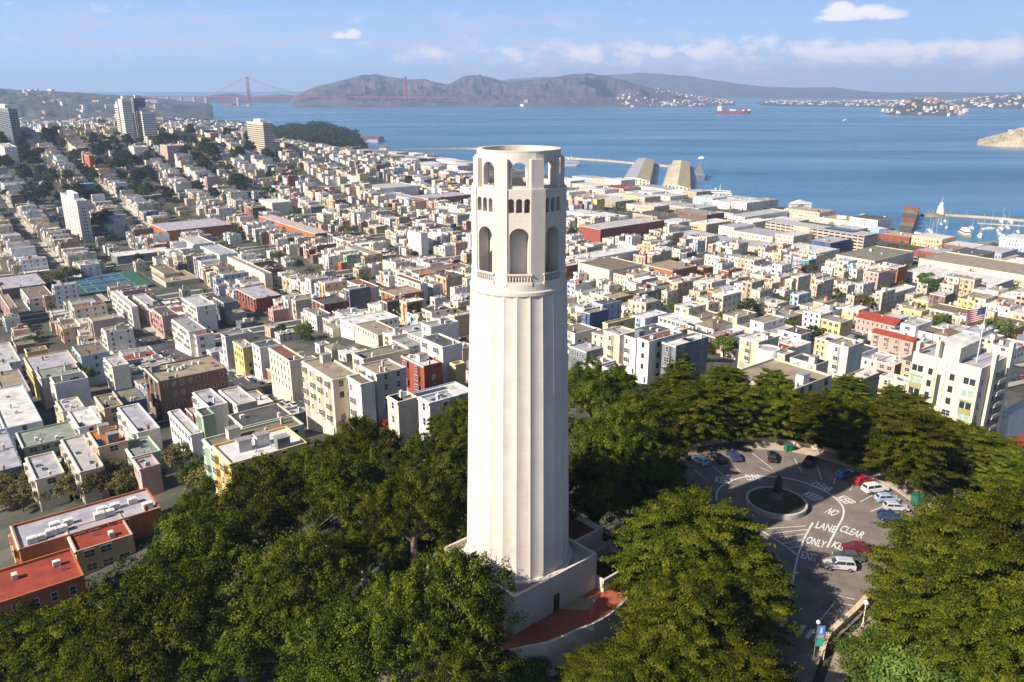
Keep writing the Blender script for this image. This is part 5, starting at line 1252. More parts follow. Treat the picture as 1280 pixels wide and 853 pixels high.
# ================================================================== THE BAY: bridge, piers, boats
def bridge():
    red = mat('red bridge paint', (.24,.035,.03), .6, .1, .01)
    A = at(312, 132.3, 0); B_ = at(508, 133.2, 0); d = (B_-A); L_ = d.length; d.normalize(); n = Vector((-d.y, d.x, 0))
    t = thing('suspension_bridge', 'long red suspension bridge with two towers across the strait', 'bridge', (0,0,0))
    def W(s, o, z): p = A+d*s+n*o; return (p.x, p.y, z)
    for s in (0, L_):
        m = MB()
        for o in (-14, 14):
            for z0, z1, w in ((0,70,6),(70,120,5.2),(120,175,4.4),(175,229,3.7)): m.prism([W(s-w,o-w*.7,0)[:2],W(s+w,o-w*.7,0)[:2],W(s+w,o+w*.7,0)[:2],W(s-w,o+w*.7,0)[:2]], z0-(5 if z0 == 0 else 0), z1)
        for z in (45,85,125,172,218): m.prism([W(s-2.5,-12,0)[:2],W(s+2.5,-12,0)[:2],W(s+2.5,12,0)[:2],W(s-2.5,12,0)[:2]], z-4, z+4)
        m.build('bridge_tower', red, t)
        m = MB(); m.prism([W(s+a*19,b_*27,0)[:2] for a, b_ in ((-1,-1),(1,-1),(1,1),(-1,1))], -4, 9); m.build('tower_pier', CONC, t)
    m = MB(); s0, s1 = -1050, L_+420
    for k in range(30):
        a = s0+(s1-s0)*k/30; b_ = s0+(s1-s0)*(k+1)/30; m.prism([W(a,-13,0)[:2],W(b_,-13,0)[:2],W(b_,13,0)[:2],W(a,13,0)[:2]], 67, 75)
    m.build('deck', red, t)
    for o in (-14, 14):
        m = MB()
        def cz(s):
            if s < 0: return 229-(229-78)*min(1, (-s)/345)
            if s > L_: return 229-(229-78)*min(1, (s-L_)/345)
            q = (s-L_/2)/(L_/2); return 80+149*q*q
        S_ = np.linspace(-345, L_+345, 50)
        for a, b_ in zip(S_, S_[1:]): m.tube(W(a,o,cz(a)), W(b_,o,cz(b_)), .9, n=5, caps=False)
        m.build('main_cable', red, t)
        m = MB()
        for s in np.arange(0, L_, 30): m.tube(W(s,o,75), W(s,o,cz(s)), .2, n=4, caps=False)
        h = m.build('suspender_cable', red, t); h['kind'] = 'stuff'
    m = MB()
    for i in range(14):
        s = -110-i*20; x = (i-6.5)/7; m.tube(W(s,0,20+38*(1-x*x)), W(s-20,0,20+38*(1-((i+1-6.5)/7)**2)), 3, n=5); m.tube(W(s,0,20+38*(1-x*x)), W(s,0,70), 1.6, n=5)
    m.build('deck_arch', red, t)
    m = MB()
    for s in (-100, -390, -500, -620, -740, -860): m.prism([W(s+a*9,b_*13,0)[:2] for a, b_ in ((-1,-1),(1,-1),(1,1),(-1,1))], -4, 68)
    m.build('approach_pier', CONC, t)
    m = MB(); m.prism([W(s,o,0)[:2] for s, o in ((-130,30),(-250,30),(-250,-40),(-130,-40))], -4, 16); tag(m.build('brick_fort', wallm('brick red')), 'brick fort beneath the near end of the suspension bridge', 'fort')
bridge()

def piers():
    stone = mat('breakwater concrete', (.45,.38,.26), .9, .2, .05)
    def mole(pts, w, h, name, lab, cat='breakwater'):
        P = smooth_line([at(x, y, 0) for x, y in pts], 5); m = MB()
        for a, c in zip(P, P[1:]):
            d = (c-a); q = Vector((-d.y, d.x, 0)).normalized()*w/2; m.prism([(p.x, p.y) for p in (a-q, c-q, c+q, a+q)], -3, h)
        for i in range(0, len(P), 2): m.tube((P[i].x, P[i].y, h), (P[i].x, P[i].y, h+4), .25, n=5)
        tag(m.build(name, stone), lab, cat)
    mole([(478,190),(500,188.5),(560,187),(600,187),(660,191),(705,198),(760,202),(800,206),(838,209)], 7, 3.2, 'curved_pier', 'long curved tan pier closing the cove behind the tower', 'pier')
    mole([(1160,269),(1180,270),(1230,273),(1290,278)], 5, 2.4, 'breakwater', 'straight tan breakwater running right from the small white lighthouse')
    mole([(1222,280),(1250,281.5),(1295,284)], 2.5, 1.2, 'floating_dock', 'thin brown floating dock inside the marina below the breakwater', 'dock')
    p = at(1175, 270, 0); t = thing('lighthouse', 'small white lighthouse on a rock mound at the end of the breakwater', 'lighthouse', (p.x, p.y, 0))
    m = MB(); m.lathe([(5.2,1),(3.6,11),(3.6,11.3),(4.3,11.4),(4.3,12.2)], 20); m.build('tower_body', wallm('white'), t, smooth=False)
    m = MB(); m.lathe([(2.4,12.2),(2.4,15)], 12); m.lathe([(2.8,15),(.1,17.5)], 12); m.tube((0,0,17),(0,0,24),.2,n=6); m.build('lantern', TRIM, t)
    q = at(1166, 270, 0); m = MB(); m.M = Matrix.Translation((q.x, q.y, 0)); rr = random.Random(2)
    m.lathe([(16,-1),(13,1.5),(7,3.4),(2,4.2),(.1,4.3)], 14); tag(m.build('rock_mound', mat('mound rock', (.22,.2,.15), .95, .4, .3)), 'rocky mound at the foot of the small white lighthouse', 'rock')
    # market pier with dark roofs
    ps = [at(*q, 3) for q in ((1123,295),(1138,297),(1149,266),(1130,263))]
    t = thing('market_pier', 'wooden market pier crowded with dark gabled roofs beside the marina', 'pier', (ps[0].x, ps[0].y, 0)); o = ps[0]
    m = MB(); m.prism([(p.x-o.x, p.y-o.y) for p in ps], -3, 3); m.build('deck', mat('weathered planks', (.16,.11,.085), .9, .3, .3), t)
    for k in range(6):
        a, c = ps[0].lerp(ps[3], k/6+.03), ps[1].lerp(ps[2], k/6+.03); d2, e = ps[0].lerp(ps[3], k/6+.12), ps[1].lerp(ps[2], k/6+.12)
        m = MB(); z = 8.5; L_ = lambda p, zz: (p.x-o.x, p.y-o.y, zz); r1, r2 = (a+d2)/2, (c+e)/2
        m.prism([L_(p,0)[:2] for p in (a,c,e,d2)], 3, z)
        m.face([L_(a,z),L_(c,z),L_(r2,z+3),L_(r1,z+3)],1); m.face([L_(e,z),L_(d2,z),L_(r1,z+3),L_(r2,z+3)],1); m.face([L_(c,z),L_(e,z),L_(r2,z+3)],0); m.face([L_(d2,z),L_(a,z),L_(r1,z+3)],0)
        m.build('shop_block', [mat('dark timber', (.10,.055,.05), .9, .2), roofm(['dark grey','brown','red-brown'][k % 3])], t)
    # pavilion with dome, pier shed by the cove, blue box, tents
    p = at(1046, 282, 3); t = thing('pavilion', 'low white waterfront pavilion with a small domed roof', 'building', (p.x, p.y, 2.6), R(-22))
    m = MB(); m.box(0,44,0,22,0,8); m.box(-1,9,-1,10,0,10.5); m.box(38,46,-1,10,0,10.5); m.build('wall', wallm('white'), t)
    m = MB(); m.box(.8,43,.8,21,8,8.3); m.build('roof', roofm('brown'), t); m = MB(); m.M = Matrix.Translation((27,11,8.2)); m.lathe([(6.5,0),(6.2,2),(4.6,4),(2,5.2),(.1,5.5)], 20); m.build('dome', wallm('white'), t, smooth=True)
    for i in range(7): m = MB(); m.box(4+i*5,6.6+i*5,-.06,.02,2,6); m.build('window', GLASS, t)
    p = at(450, 177, 3); t = thing('cove_shed', 'mauve grey pier shed beyond the wooded point', 'building', (p.x, p.y, 0), R(-4))
    m = MB(); m.box(0,52,0,80,-3,10); m.box(-3,55,-3,83,-3,2); m.build('wall', wallm('lavender'), t); m = MB(); m.face([(-1,-1,10.02),(53,-1,10.02),(53,40,15),(-1,40,15)]); m.face([(-1,40,15),(53,40,15),(53,81,10.02),(-1,81,10.02)]); m.build('roof', roofm('red-brown'), t)
    p = at(474, 188, 2); t = thing('boathouse', 'small white house with brown roof at the root of the curved pier', 'building', (p.x, p.y, 2))
    m = MB(); m.box(0,18,0,14,-3,7); m.build('wall', wallm('cream'), t); m = MB(); m.face([(-1,-1,7.02),(19,-1,7.02),(19,7,11),(-1,7,11)]); m.face([(-1,7,11),(19,7,11),(19,15,7.02),(-1,15,7.02)]); m.build('roof', roofm('brown'), t)
    p = at(1097, 302, 3); t = thing('blue_building', 'pale blue boxy building between the parking garage and the marina', 'building', (p.x, p.y, 2.6), R(20)); m = MB(); m.box(0,11,0,12,0,13); m.build('wall', mat('sky blue panels', (.25,.48,.68), .6, .1), t)
    m = MB(); m.box(.5,10.5,.5,11.5,13,13.3); m.build('roof', roofm('white'), t)
    for px, py, c, lab, s in [(1131,299,(.02,.42,.16),'green tent at the foot of the market pier',5.5),(1265,318,(.02,.22,.55),'bright blue tarpaulin tent at the right hand quay',7)]:
        p = at(px, py, 2.6); t = thing('tent', lab, 'tent', (p.x, p.y, 2.6)); m = MB(); m.face([(-s,-s,3),(s,-s,3),(0,0,6)]); m.face([(s,-s,3),(s,s,3),(0,0,6)]); m.face([(s,s,3),(-s,s,3),(0,0,6)]); m.face([(-s,s,3),(-s,-s,3),(0,0,6)]); m.build('canopy', mat('canvas %d' % px, c, .8, .1), t)
        m = MB()
        for a in (-1,1):
            for b_ in (-1,1): m.tube((a*s*.97,b_*s*.97,0),(a*s*.97,b_*s*.97,3),.15,n=5)
        m.build('poles', METAL, t)
    # island house and ridge light
    p = at(1275, 165, 30); t = thing('island_building', 'pale building on the rocky island at the right edge', 'building', (p.x, p.y, 20), R(15)); m = MB(); m.box(-30,40,-10,12,-15,16); m.box(20,26,-6,0,16,28); m.build('wall', wallm('beige'), t)
piers()

hullw = mat('white hull', (.70,.70,.68), .4, .05); 
def hull(m, L_, W_, h, mi=0, bow=.25):
    pts = [(-L_/2, -W_*.42), (L_*(.5-bow), -W_/2), (L_/2, 0), (L_*(.5-bow), W_/2), (-L_/2, W_*.42)]
    lo = [(x*.94, y*.75) for x, y in pts]; n = 5
    a = [m.av((x, y, -.6)) for x, y in lo]; b_ = [m.av((x, y, h)) for x, y in pts]
    for i in range(n): j = (i+1) % n; m.f.append([a[i],a[j],b_[j],b_[i]]); m.m.append(mi)
    m.f.append(b_); m.m.append(mi)
def boat(px, py, L_, kind_, rz, label, group=None, hm=None):
    p = at(px, py, 0); nm = {'yacht':'motor_yacht','sail':'sailing_boat','ferry':'ferry','ship':'cargo_ship','navy':'warship','tour':'tour_boat'}[kind_]
    t = thing(nm, label, 'boat' if kind_ in ('yacht','sail','tour') else ('ship' if kind_ != 'ferry' else 'ferry'), (p.x, p.y, .2), rz, group)
    m = MB(); W_ = L_*(.28 if L_ < 40 else .15); h = max(1.2, L_*.08)
    hull(m, L_, W_, h); m.build('hull', hm or hullw, t)
    if kind_ in ('yacht', 'tour'):
        m = MB(); m.box(-L_*.38,L_*.15,-W_*.36,W_*.36,h,h+L_*.11,0); m.box(-L_*.3,L_*.05,-W_*.3,W_*.3,h+L_*.11,h+L_*.2,0); m.box(-L_*.385,L_*.155,-W_*.365,W_*.365,h+L_*.05,h+L_*.085,1); m.build('cabin', [hullw, GLASS], t)
    elif kind_ == 'sail':
        m = MB(); m.box(-L_*.15,L_*.15,-W_*.2,W_*.2,h,h+.7); m.build('cabin', hullw, t); m = MB(); m.tube((L_*.05,0,h),(L_*.05,0,h+L_*1.15),.11,.07,6); m.tube((L_*.05,0,h+1.4),(-L_*.4,0,h+1.4),.16,.12,6); m.build('mast', hullw, t)
    elif kind_ == 'ferry':
        m = MB(); 
        for k in range(3): s = .46-k*.04; m.box(-L_*s,L_*(s-.08),-W_*.45+k*.3,W_*.45-k*.3,h+k*3,h+k*3+2.9,0); m.box(-L_*s-.03,L_*(s-.08)+.03,-W_*.45+k*.3-.03,W_*.45-k*.3+.03,h+k*3+1,h+k*3+2.1,1)
        m.build('decks', [hullw, GLASS], t); m = MB(); m.tube((0,0,h+9),(0,0,h+18),.5,.2,8); m.tube((-6,0,h+9),(-6,0,h+12.5),1.2,1.2,10); m.build('mast', hullw, t)
    elif kind_ == 'ship':
        m = MB(); rr = random.Random(4)
        for k in range(9):
            x = -L_*.28+k*L_*.082; hh = rr.choice([8,11,14]); m.box(x,x+L_*.07,-W_*.42,W_*.42,h,h+hh,rr.choice([0,0,1,2]))
        m.build('cargo', [hullw, wallm('brick red'), wallm('slate grey')], t); m = MB(); m.box(-L_*.46,-L_*.36,-W_*.4,W_*.4,h,h+26); m.tube((-L_*.4,0,h+26),(-L_*.4,0,h+36),1.5,n=6); m.build('bridge_house', hullw, t)
    elif kind_ == 'navy':
        m = MB(); m.box(-L_*.2,L_*.18,-W_*.35,W_*.35,h,h+5); m.box(-L_*.1,L_*.1,-W_*.25,W_*.25,h+5,h+11); m.tube((-2,0,h+11),(-2,0,h+17),1.6,1.4,10); m.build('superstructure', METAL, t)
        m = MB(); 
        for x in (-L_*.3,L_*.0,L_*.28): m.tube((x,0,h),(x,0,h+22),.5,.25,6); m.tube((x,-5,h+16),(x,5,h+16),.2,n=5)
        m.build('mast', METAL, t)
    return t
def boats():
    boat(917, 142.5, 205, 'ship', R(-4), 'red hulled cargo ship far out on the bay', hm=mat('red hull', (.35,.07,.05), .6, .1, .02))
    boat(1057, 151.5, 30, 'tour', R(20), 'small white boat alone on the open bay', )
    boat(351, 134, 24, 'sail', R(10), 'white sailing boat beyond the near bridge tower')
    boat(874, 222, 110, 'navy', R(80), 'grey warship moored beside the cream roofed pier shed', hm=mat('navy grey', (.22,.24,.26), .6, .1))
    boat(899, 250, 52, 'ferry', R(-20), 'white three deck ferry at the end of the pier')
    boat(714, 208, 44, 'ferry', R(12), 'old white ferry moored inside the curved pier beside the tower')
    boat(497, 193, 14, 'yacht', R(10), 'white motor boat moored in the cove near the curved pier')
    boat(509, 191.5, 10, 'sail', R(30), 'small sailing boat anchored in the cove left of the tower')
    boat(1144, 298, 24, 'tour', R(95), 'large white tour boat moored right of the market pier')
    boat(1184, 306, 20, 'tour', R(80), 'white cabin cruiser moored in the middle of the marina entrance')
    boat(1204, 294, 30, 'tour', R(80), 'biggest tan and white boat in the marina', hm=mat('tan hull', (.5,.38,.25), .6, .1))
    boat(1237, 287, 18, 'sail', R(10), 'tall masted sailing boat near the marina dock')
    rr = random.Random(9)
    for i in range(34):
        px, py = rr.uniform(1156, 1278), rr.uniform(277, 309)
        if abs(px-1184) < 9 and py > 295 or abs(px-1204) < 9: continue
        p = at(px, py, 0)
        if inland(p.x, p.y) > -6: continue
        k = rr.choice(['sail','yacht','sail']); boat(px, py, rr.uniform(8, 15), k, R(rr.choice([75,255])+rr.uniform(-8, 8)), 'small white %s moored among others in the marina' % {'sail':'sailing boat','yacht':'motor yacht'}[k], 'boats moored in the marina')
    p = at(876, 214, 0); t = thing('domed_mast', 'tall mast carrying a white dome behind the grey warship', 'mast', (p.x, p.y, 0)); m = MB(); m.tube((0,0,-2),(0,0,22),.7,.5,8); m.build('mast', TRIM, t)
    m = MB(); m.M = Matrix.Translation((0,0,22)); m.lathe([(.1,0),(5.5,.1),(7,1.2),(6.4,3.2),(4,4.8),(.1,5.5)], 20); m.build('dome', TRIM, t, smooth=True)
boats()

# ================================================================== CARS
def car_meshes(kind_):
    L_, W_ = {'sedan':(4.6,1.8),'suv':(4.7,1.9),'hatch':(4.1,1.75)}[kind_]; h1 = {'sedan':.82,'suv':1.0,'hatch':.88}[kind_]; h2 = {'sedan':1.42,'suv':1.75,'hatch':1.5}[kind_]
    if kind_ == 'sedan': low = [(-2.3,.3),(-2.3,.78),(-2.2,.88),(-1.5,.93),(.9,.9),(2.1,.74),(2.3,.6),(2.3,.3)]; cab = [(-1.75,.9),(-1.05,h2-.04),(-.2,h2),(.35,h2-.05),(1.15,.9)]
    elif kind_ == 'suv': low = [(-2.35,.35),(-2.35,1.0),(-2.25,1.06),(1.0,1.06),(2.15,.95),(2.35,.8),(2.35,.35)]; cab = [(-2.25,1.05),(-2.0,h2-.05),(-1.8,h2),(.2,h2),(.4,h2-.05),(1.1,1.05)]
    else: low = [(-2.05,.3),(-2.05,.85),(-1.95,.95),(.8,.93),(1.85,.78),(2.05,.62),(2.05,.3)]; cab = [(-1.95,.93),(-1.55,h2-.05),(-1.3,h2),(.1,h2),(.35,h2-.06),(1.15,.93)]
    def extr(prof, w0, w1, zs, mi=0, bev=.07):
        bm = bmesh.new(); L2 = []
        for s in (-1, 1): L2.append([bm.verts.new((x, s*(w0+(w1-w0)*((z-zs[0])/(zs[1]-zs[0]))), z)) for x, z in prof])
        n = len(prof); bm.faces.new(L2[0]); bm.faces.new(L2[1][::-1])
        for i in range(n): j = (i+1) % n; bm.faces.new([L2[0][j], L2[0][i], L2[1][i], L2[1][j]])
        bmesh.ops.recalc_face_normals(bm, faces=bm.faces[:]); bmesh.ops.bevel(bm, geom=bm.edges[:], offset=bev, segments=2, affect='EDGES', clamp_overlap=True); return bm
    b1 = extr(low, W_/2-.02, W_/2-.08, (.3, 1.0)); me1 = bpy.data.meshes.new('body'); b1.to_mesh(me1); b1.free()
    b2 = extr(cab, W_/2-.12, W_/2-.32, (.9, h2), bev=.05); me2 = bpy.data.meshes.new('cabin'); b2.to_mesh(me2); b2.free()
    # glass: side and end panes just proud of the cabin
    g = MB(); k = lambda z: W_/2-.12+(-.2)*((z-.9)/(h2-.9))+.012
    zl, zh = h1+.12, h2-.16
    def xat(z, front):
        pr = cab if front else cab[::-1]; seg = sorted(cab, key=lambda p: p[0]); half = seg[len(seg)//2:] if front else seg[:len(seg)//2]
        half = sorted(half, key=lambda p: p[1]); return float(np.interp(z, [p[1] for p in half], [p[0] for p in half]))
    for s in (-1, 1):
        xb0, xf0, xb1, xf1 = xat(zl, 0)+.15, xat(zl, 1)-.15, xat(zh, 0)+.12, xat(zh, 1)-.12; mid0, mid1 = (xb0+xf0)/2-.1, (xb1+xf1)/2-.1
        g.face([(xb0,s*k(zl),zl),(mid0-.05,s*k(zl),zl),(mid1-.05,s*k(zh),zh),(xb1,s*k(zh),zh)]); g.face([(mid0+.05,s*k(zl),zl),(xf0,s*k(zl),zl),(xf1,s*k(zh),zh),(mid1+.05,s*k(zh),zh)])
    for f, s in ((1, 1), (0, -1)):
        x0, x1 = xat(zl, f)+.03*s, xat(zh, f)+.03*s; w = W_/2-.3; g.face([(x0,-w,zl),(x0,w,zl),(x1,w-.1,zh),(x1,-w+.1,zh)])
    gm = g.mesh('car_window', GLASS)
    w = MB(); w.tube((0,-.11,0),(0,.11,0),.33,.33,16,0); w.tube((0,-.12,0),(0,.12,0),.2,.2,10,1); wm = w.mesh('wheel', [mat('tyre rubber', (.02,.02,.02), .8, .1), METAL])
    hl = MB(); hl.box(-.04,.02,-.18,.18,-.07,.07); hm_ = hl.mesh('headlight', mat('lamp glass', (.6,.6,.55), .2, .05))
    tl = hl.mesh('tail_light', mat('red lamp glass', (.35,.02,.02), .2, .05))
    return me1, me2, gm, wm, hm_, tl, L_, W_, h1
CARS = {k: car_meshes(k) for k in ('sedan','suv','hatch')}
PAINTC = {'black': (.012,.012,.014), 'white': (.65,.65,.65), 'silver': (.42,.43,.45), 'dark blue': (.02,.04,.12), 'blue': (.06,.16,.42), 'red': (.45,.015,.02), 'dark grey': (.06,.065,.07), 'pale blue': (.30,.40,.55), 'dark red': (.14,.01,.015), 'dark green': (.02,.07,.05)}
for k, c in PAINTC.items():
    m = mat('car paint '+k, c, .28, .02, spec=.6); m.node_tree.nodes['Principled BSDF'].inputs['Coat Weight'].default_value = .6
def recolour(me, m): c = me.copy(); c.materials.clear(); c.materials.append(m); return c
BODY = {(k, c): (recolour(CARS[k][0], MATS['car paint '+c]), recolour(CARS[k][1], MATS['car paint '+c])) for k in CARS for c in PAINTC}
def car(kind_, col, x, y, z, rz, label, group):
    me1, me2, g, w, hl, tl, L_, W_, h1 = CARS[kind_]; t = thing('parked_car', label, 'car', (x, y, z), rz, group); bd, cb = BODY[(kind_, col)]
    link('body', bd, t); link('cabin', cb, t); link('car_window', g, t)
    for sx in (-.31, .31):
        for sy in (-1, 1): link('wheel', w, t, (sx*L_, sy*(W_/2-.09), .33))
    for sy in (-1, 1): link('headlight', hl, t, (L_/2-.02, sy*(W_/2-.32), h1-.22)); link('tail_light', tl, t, (-L_/2+.02, sy*(W_/2-.3), h1-.2))
    return t
def flat_car(kind_, col):
    b = MB(); s = CARS[kind_]; L_, W_, h1 = s[6:]; 
    b.box(-L_/2,L_/2,-W_/2+.04,W_/2-.04,.28,h1+.02,0); top = h1+.52 if kind_ != 'suv' else h1+.7
    c0 = -L_*.36 if kind_ != 'suv' else -L_*.47; pts = [(c0,h1+.02),(c0+.45,top),(L_*.06,top),(L_*.24,h1+.02)]
    n = 4; a = [b.av((x,-W_/2+.12+(.14 if z > h1+.1 else 0),z)) for x, z in pts]; c = [b.av((x,W_/2-.12-(.14 if z > h1+.1 else 0),z)) for x, z in pts]
    b.f += [a, c[::-1], [a[1],a[0],c[0],c[1]], [a[2],a[1],c[1],c[2]], [a[3],a[2],c[2],c[3]]]; b.m += [1,1,1,0,1]
    for x in (-.31*L_,.31*L_):
        for y in (-W_/2,W_/2): b.tube((x,y-.1,.33),(x,y+.1,.33),.33,.33,10,2)
    return b.mesh('parked_car', [MATS['car paint '+col], GLASS, MATS['tyre rubber']])
def cars():
    L_ = [(874,579,'hatch','pale blue','silver blue hatchback at the shaded left end of the parking circle'),(897,576,'sedan','black','black saloon second from the shaded left end of the parking circle'),(917,573,'sedan','dark blue','dark blue saloon parked left of the long black saloon'),
     (965,574,'sedan','black','long black saloon parked alone straight above the statue'),(1012,581,'suv','black','black estate car in the bay right of the green bin'),(1055,596,'hatch','blue','blue hatchback in tower shade left of the red car'),
     (1078,604,'hatch','red','bright red car parked between the blue and the white car'),(1093,615,'suv','white','white estate car next to the bright red car'),(1108,627,'hatch','pale blue','light blue hatchback right of the white estate car'),
     (1119,638,'hatch','silver','silver hatchback second from the end of the sunlit row'),(1112,650,'hatch','dark blue','dark blue car at the end of the row half under the cypress'),
     (1068,689,'hatch','dark red','dark red car half hidden under the right hand cypress'),(1060,700,'sedan','dark grey','dark grey car behind the silver four wheel drive'),(1048,711,'suv','silver','silver four wheel drive car beside the KEEP CLEAR lettering')]
    for px, py, k, c, lab in L_:
        p = at(px, py, PZ); d = (p-CEN); a = math.atan2(d.y, d.x)
        if py > 680: a = math.atan2(-.15, 1)+math.pi
        car(k, c, p.x, p.y, PZ+.08, a, lab, 'cars parked round the circle')
    rr = random.Random(12); FC = {}; cand = []
    for v in VLINE:
        for sgn in (-1, 1):
            for u in np.arange(-60, 1000, 6.3):
                if min(abs(u-q) for q in ULINE) < 12 or rr.random() < .15: continue
                cand.append((u+rr.uniform(-.4,.4), v+sgn*4.7, TH+math.pi/2+(0 if sgn > 0 else math.pi)))
    for uu in ULINE:
        for sgn in (-1, 1):
            for v in np.arange(-180, 900, 6.3):
                if min(abs(v-q) for q in VLINE) < 12 or rr.random() < .15: continue
                cand.append((uu+sgn*4.7, v+rr.uniform(-.4,.4), TH+(0 if sgn > 0 else math.pi)))
    out = []
    for u, v, rz in cand:
        x, y = uv2w(u, v); px, py, D = proj(x, y, T(x, y))
        if hill_top(x, y) or not seen(px, py, 0) or D < 140 or D > 800 or inland(x, y) < 22: continue
        if not footprint_free(u-1, u+1, v-1, v+1, 0): continue
        out.append((D, u, v, rz, x, y, px, py))
    out.sort()
    for D, u, v, rz, x, y, px, py in out[:278]:
        k = rr.choice(['sedan','suv','hatch']); c = rr.choices(['white','silver','black','dark grey','dark blue','red','blue','pale blue'], [5,5,4,3,2,1.3,1,1])[0]
        me = FC.get((k, c)) or FC.setdefault((k, c), flat_car(k, c))
        side = 'left' if px < 600 else 'right'
        o = link('street_car', me, None, (x, y, T(x, y)+.36), rz); tag(o, 'small %s %s parked along a street %s of the tower' % (c, {'sedan':'saloon car','suv':'estate car','hatch':'hatchback'}[k], side), 'car', '%s cars along streets %s of the tower' % (c, side))
cars()

# ================================================================== PEOPLE AND STREET FURNITURE
def furniture():
    skin = mat('skin', (.45,.27,.19), .6, .05)
    def person(px, py, top, leg, lab, rz, arms='down'):
        p = at(px, py, PZ); t = thing('person', lab, 'person', (p.x, p.y, PZ+.2)); 
        body(t, 'body', [mat('shirt '+top[0], top[1], .8, .05), mat('trousers '+leg[0], leg[1], .8, .05), skin], (0,0,0), 1.72, rz=R(rz), arms=arms)
        m = MB(); m.lathe([(.11,1.66),(.125,1.72),(.1,1.8),(.01,1.83)], 10); m.build('hair', mat('dark hair', (.03,.02,.015), .8), t, smooth=True)
    blk = ('black', (.02,.02,.025)); blu = ('denim', (.05,.08,.16))
    person(993, 564, ('pink', (.6,.05,.2)), blk, 'person in a bright pink top beside the green bin by the wall', 30)
    person(1025, 569, ('white', (.65,.65,.65)), blk, 'person in white top and dark trousers by the curved wall', -40)
    person(1049, 578, ('dark', (.04,.04,.05)), blu, 'person in dark jacket standing in shade above the blue car', 100)
    person(1124, 603, ('red', (.5,.03,.03)), blu, 'person in a red shirt under the red umbrella by the wall', 10, 'up')
    person(1115, 598, ('tan', (.45,.3,.2)), blk, 'person in tan top sitting out near the red umbrella', 60)
    p = at(1124, 603, PZ); t = thing('umbrella', 'open red umbrella held up beside the wall in the sun', 'umbrella', (p.x+.25, p.y-.1, PZ+.2)); m = MB(); m.tube((0,0,1.5),(0,0,2.45),.02,n=6); m.build('shaft', DTRIM, t)
    m = MB(); m.lathe([(.95,2.15),(.7,2.35),(.35,2.47),(.01,2.5)], 12); m.build('canopy', mat('red umbrella cloth', (.6,.03,.03), .6, .05), t)
    for px, py, lab, s in [(984,564,'green bin left of the person in pink',1.0),(989,564,'green bin touching the person in pink',.9),(1146,632,'dark green kiosk box by the sunlit wall right of the silver car',1.5)]:
        p = at(px, py, PZ); t = thing('litter_bin', lab, 'bin', (p.x, p.y, PZ+.1), R(20)); g = mat('green bin paint', (.02,.13,.08), .5, .1)
        m = MB(); m.box(-.55*s,.55*s,-.5*s,.5*s,.1,1.25*s); m.build('bin_body', g, t); m = MB(); m.face([(-.6*s,-.55*s,1.26*s),(.6*s,-.55*s,1.26*s),(.6*s,.55*s,1.45*s),(-.6*s,.55*s,1.45*s)]); m.box(-.6*s,.6*s,.45*s,.55*s,1.2*s,1.44*s); m.build('lid', g, t)
        m = MB(); m.box(-.5*s,-.35*s,-.45*s,.45*s,0,.1); m.box(.35*s,.5*s,-.45*s,.45*s,0,.1); m.build('feet', DTRIM, t)
    # benches and handrail by the wall
    for i, (px, py) in enumerate([(1137,612),(1153,628)]):
        p = at(px, py, PZ); t = thing('bench', ['low bench by the wall above the dark green kiosk box','low bench by the wall below the dark green kiosk box'][i], 'bench', (p.x, p.y, PZ+.2), R(-48))
        m = MB(); m.box(-1.1,1.1,-.25,.25,.42,.5); m.build('seat', CONC, t)
        for x in (-.8,.8): m = MB(); m.box(x-.12,x+.12,-.22,.22,0,.42); m.build('leg', CONC, t)
    m = MB(); P = smooth_line([at(x, y, PZ) for x, y in [(1090,577),(1130,596),(1165,622),(1197,650)]], 7)
    for a, c in zip(P, P[1:]):
        m.tube((a.x,a.y,83),(a.x,a.y,86.3),.05,n=6)
        for z in (85.5,86.3): m.tube((a.x,a.y,z),(c.x,c.y,z),.045,n=6)
    tag(m.build('railing', mat('rusty brown railing', (.10,.06,.04), .8)), 'dark brown railing outside the curved wall on the right', 'railing')
    # lamp post, sign post, flag by the tower
    p = at(1078, 783, PZ); t = thing('street_lamp', 'short white lamp post with round head beside the low cream wall', 'street lamp', (p.x, p.y, PZ)); m = MB(); m.tube((0,0,0),(0,0,3.4),.09,.07,8); m.tube((0,0,0),(0,0,.4),.2,.16,8); m.build('post', TRIM, t); m = MB(); m.lathe([(.1,3.4),(.34,3.6),(.36,3.85),(.2,4.05),(.01,4.1)], 14); m.build('lamp_head', hullw, t, smooth=True)
    p = at(970, 556, PZ); t = thing('street_lamp', 'slim pale lamp post behind the wall above the statue', 'street lamp', (p.x, p.y, PZ)); m = MB(); m.tube((0,0,0),(0,0,3.4),.07,.06,8); m.build('post', TRIM, t); m = MB(); m.lathe([(.08,3.4),(.28,3.5),(.28,4.2),(.05,4.3)], 12); m.build('lamp_head', hullw, t, smooth=True)
    p = at(1016, 829, PZ); t = thing('sign_post', 'pole with blue, pink and green banner at the kerb of the exit road', 'sign', (p.x, p.y, PZ)); m = MB(); m.tube((0,0,0),(0,0,5.9),.08,.06,8); m.tube((0,0,5.6),(1.0,0,5.6),.03,n=6); m.tube((0,0,2.6),(1.0,0,2.6),.03,n=6); m.build('post', METAL, t)
    for z0, z1, c in ((4.3,5.55,(.04,.22,.6)),(3.9,4.28,(.5,.2,.25)),(2.65,3.88,(.02,.35,.22))): m = MB(); m.box(.08,.95,-.02,.02,z0,z1); m.build('banner', mat('banner %.2f' % c[1], c, .7, .05), t)
    m = MB(); m.lathe([(.08,5.9),(.26,6.05),(.26,6.3),(.01,6.5)], 12); m.build('lamp_head', hullw, t, smooth=True)
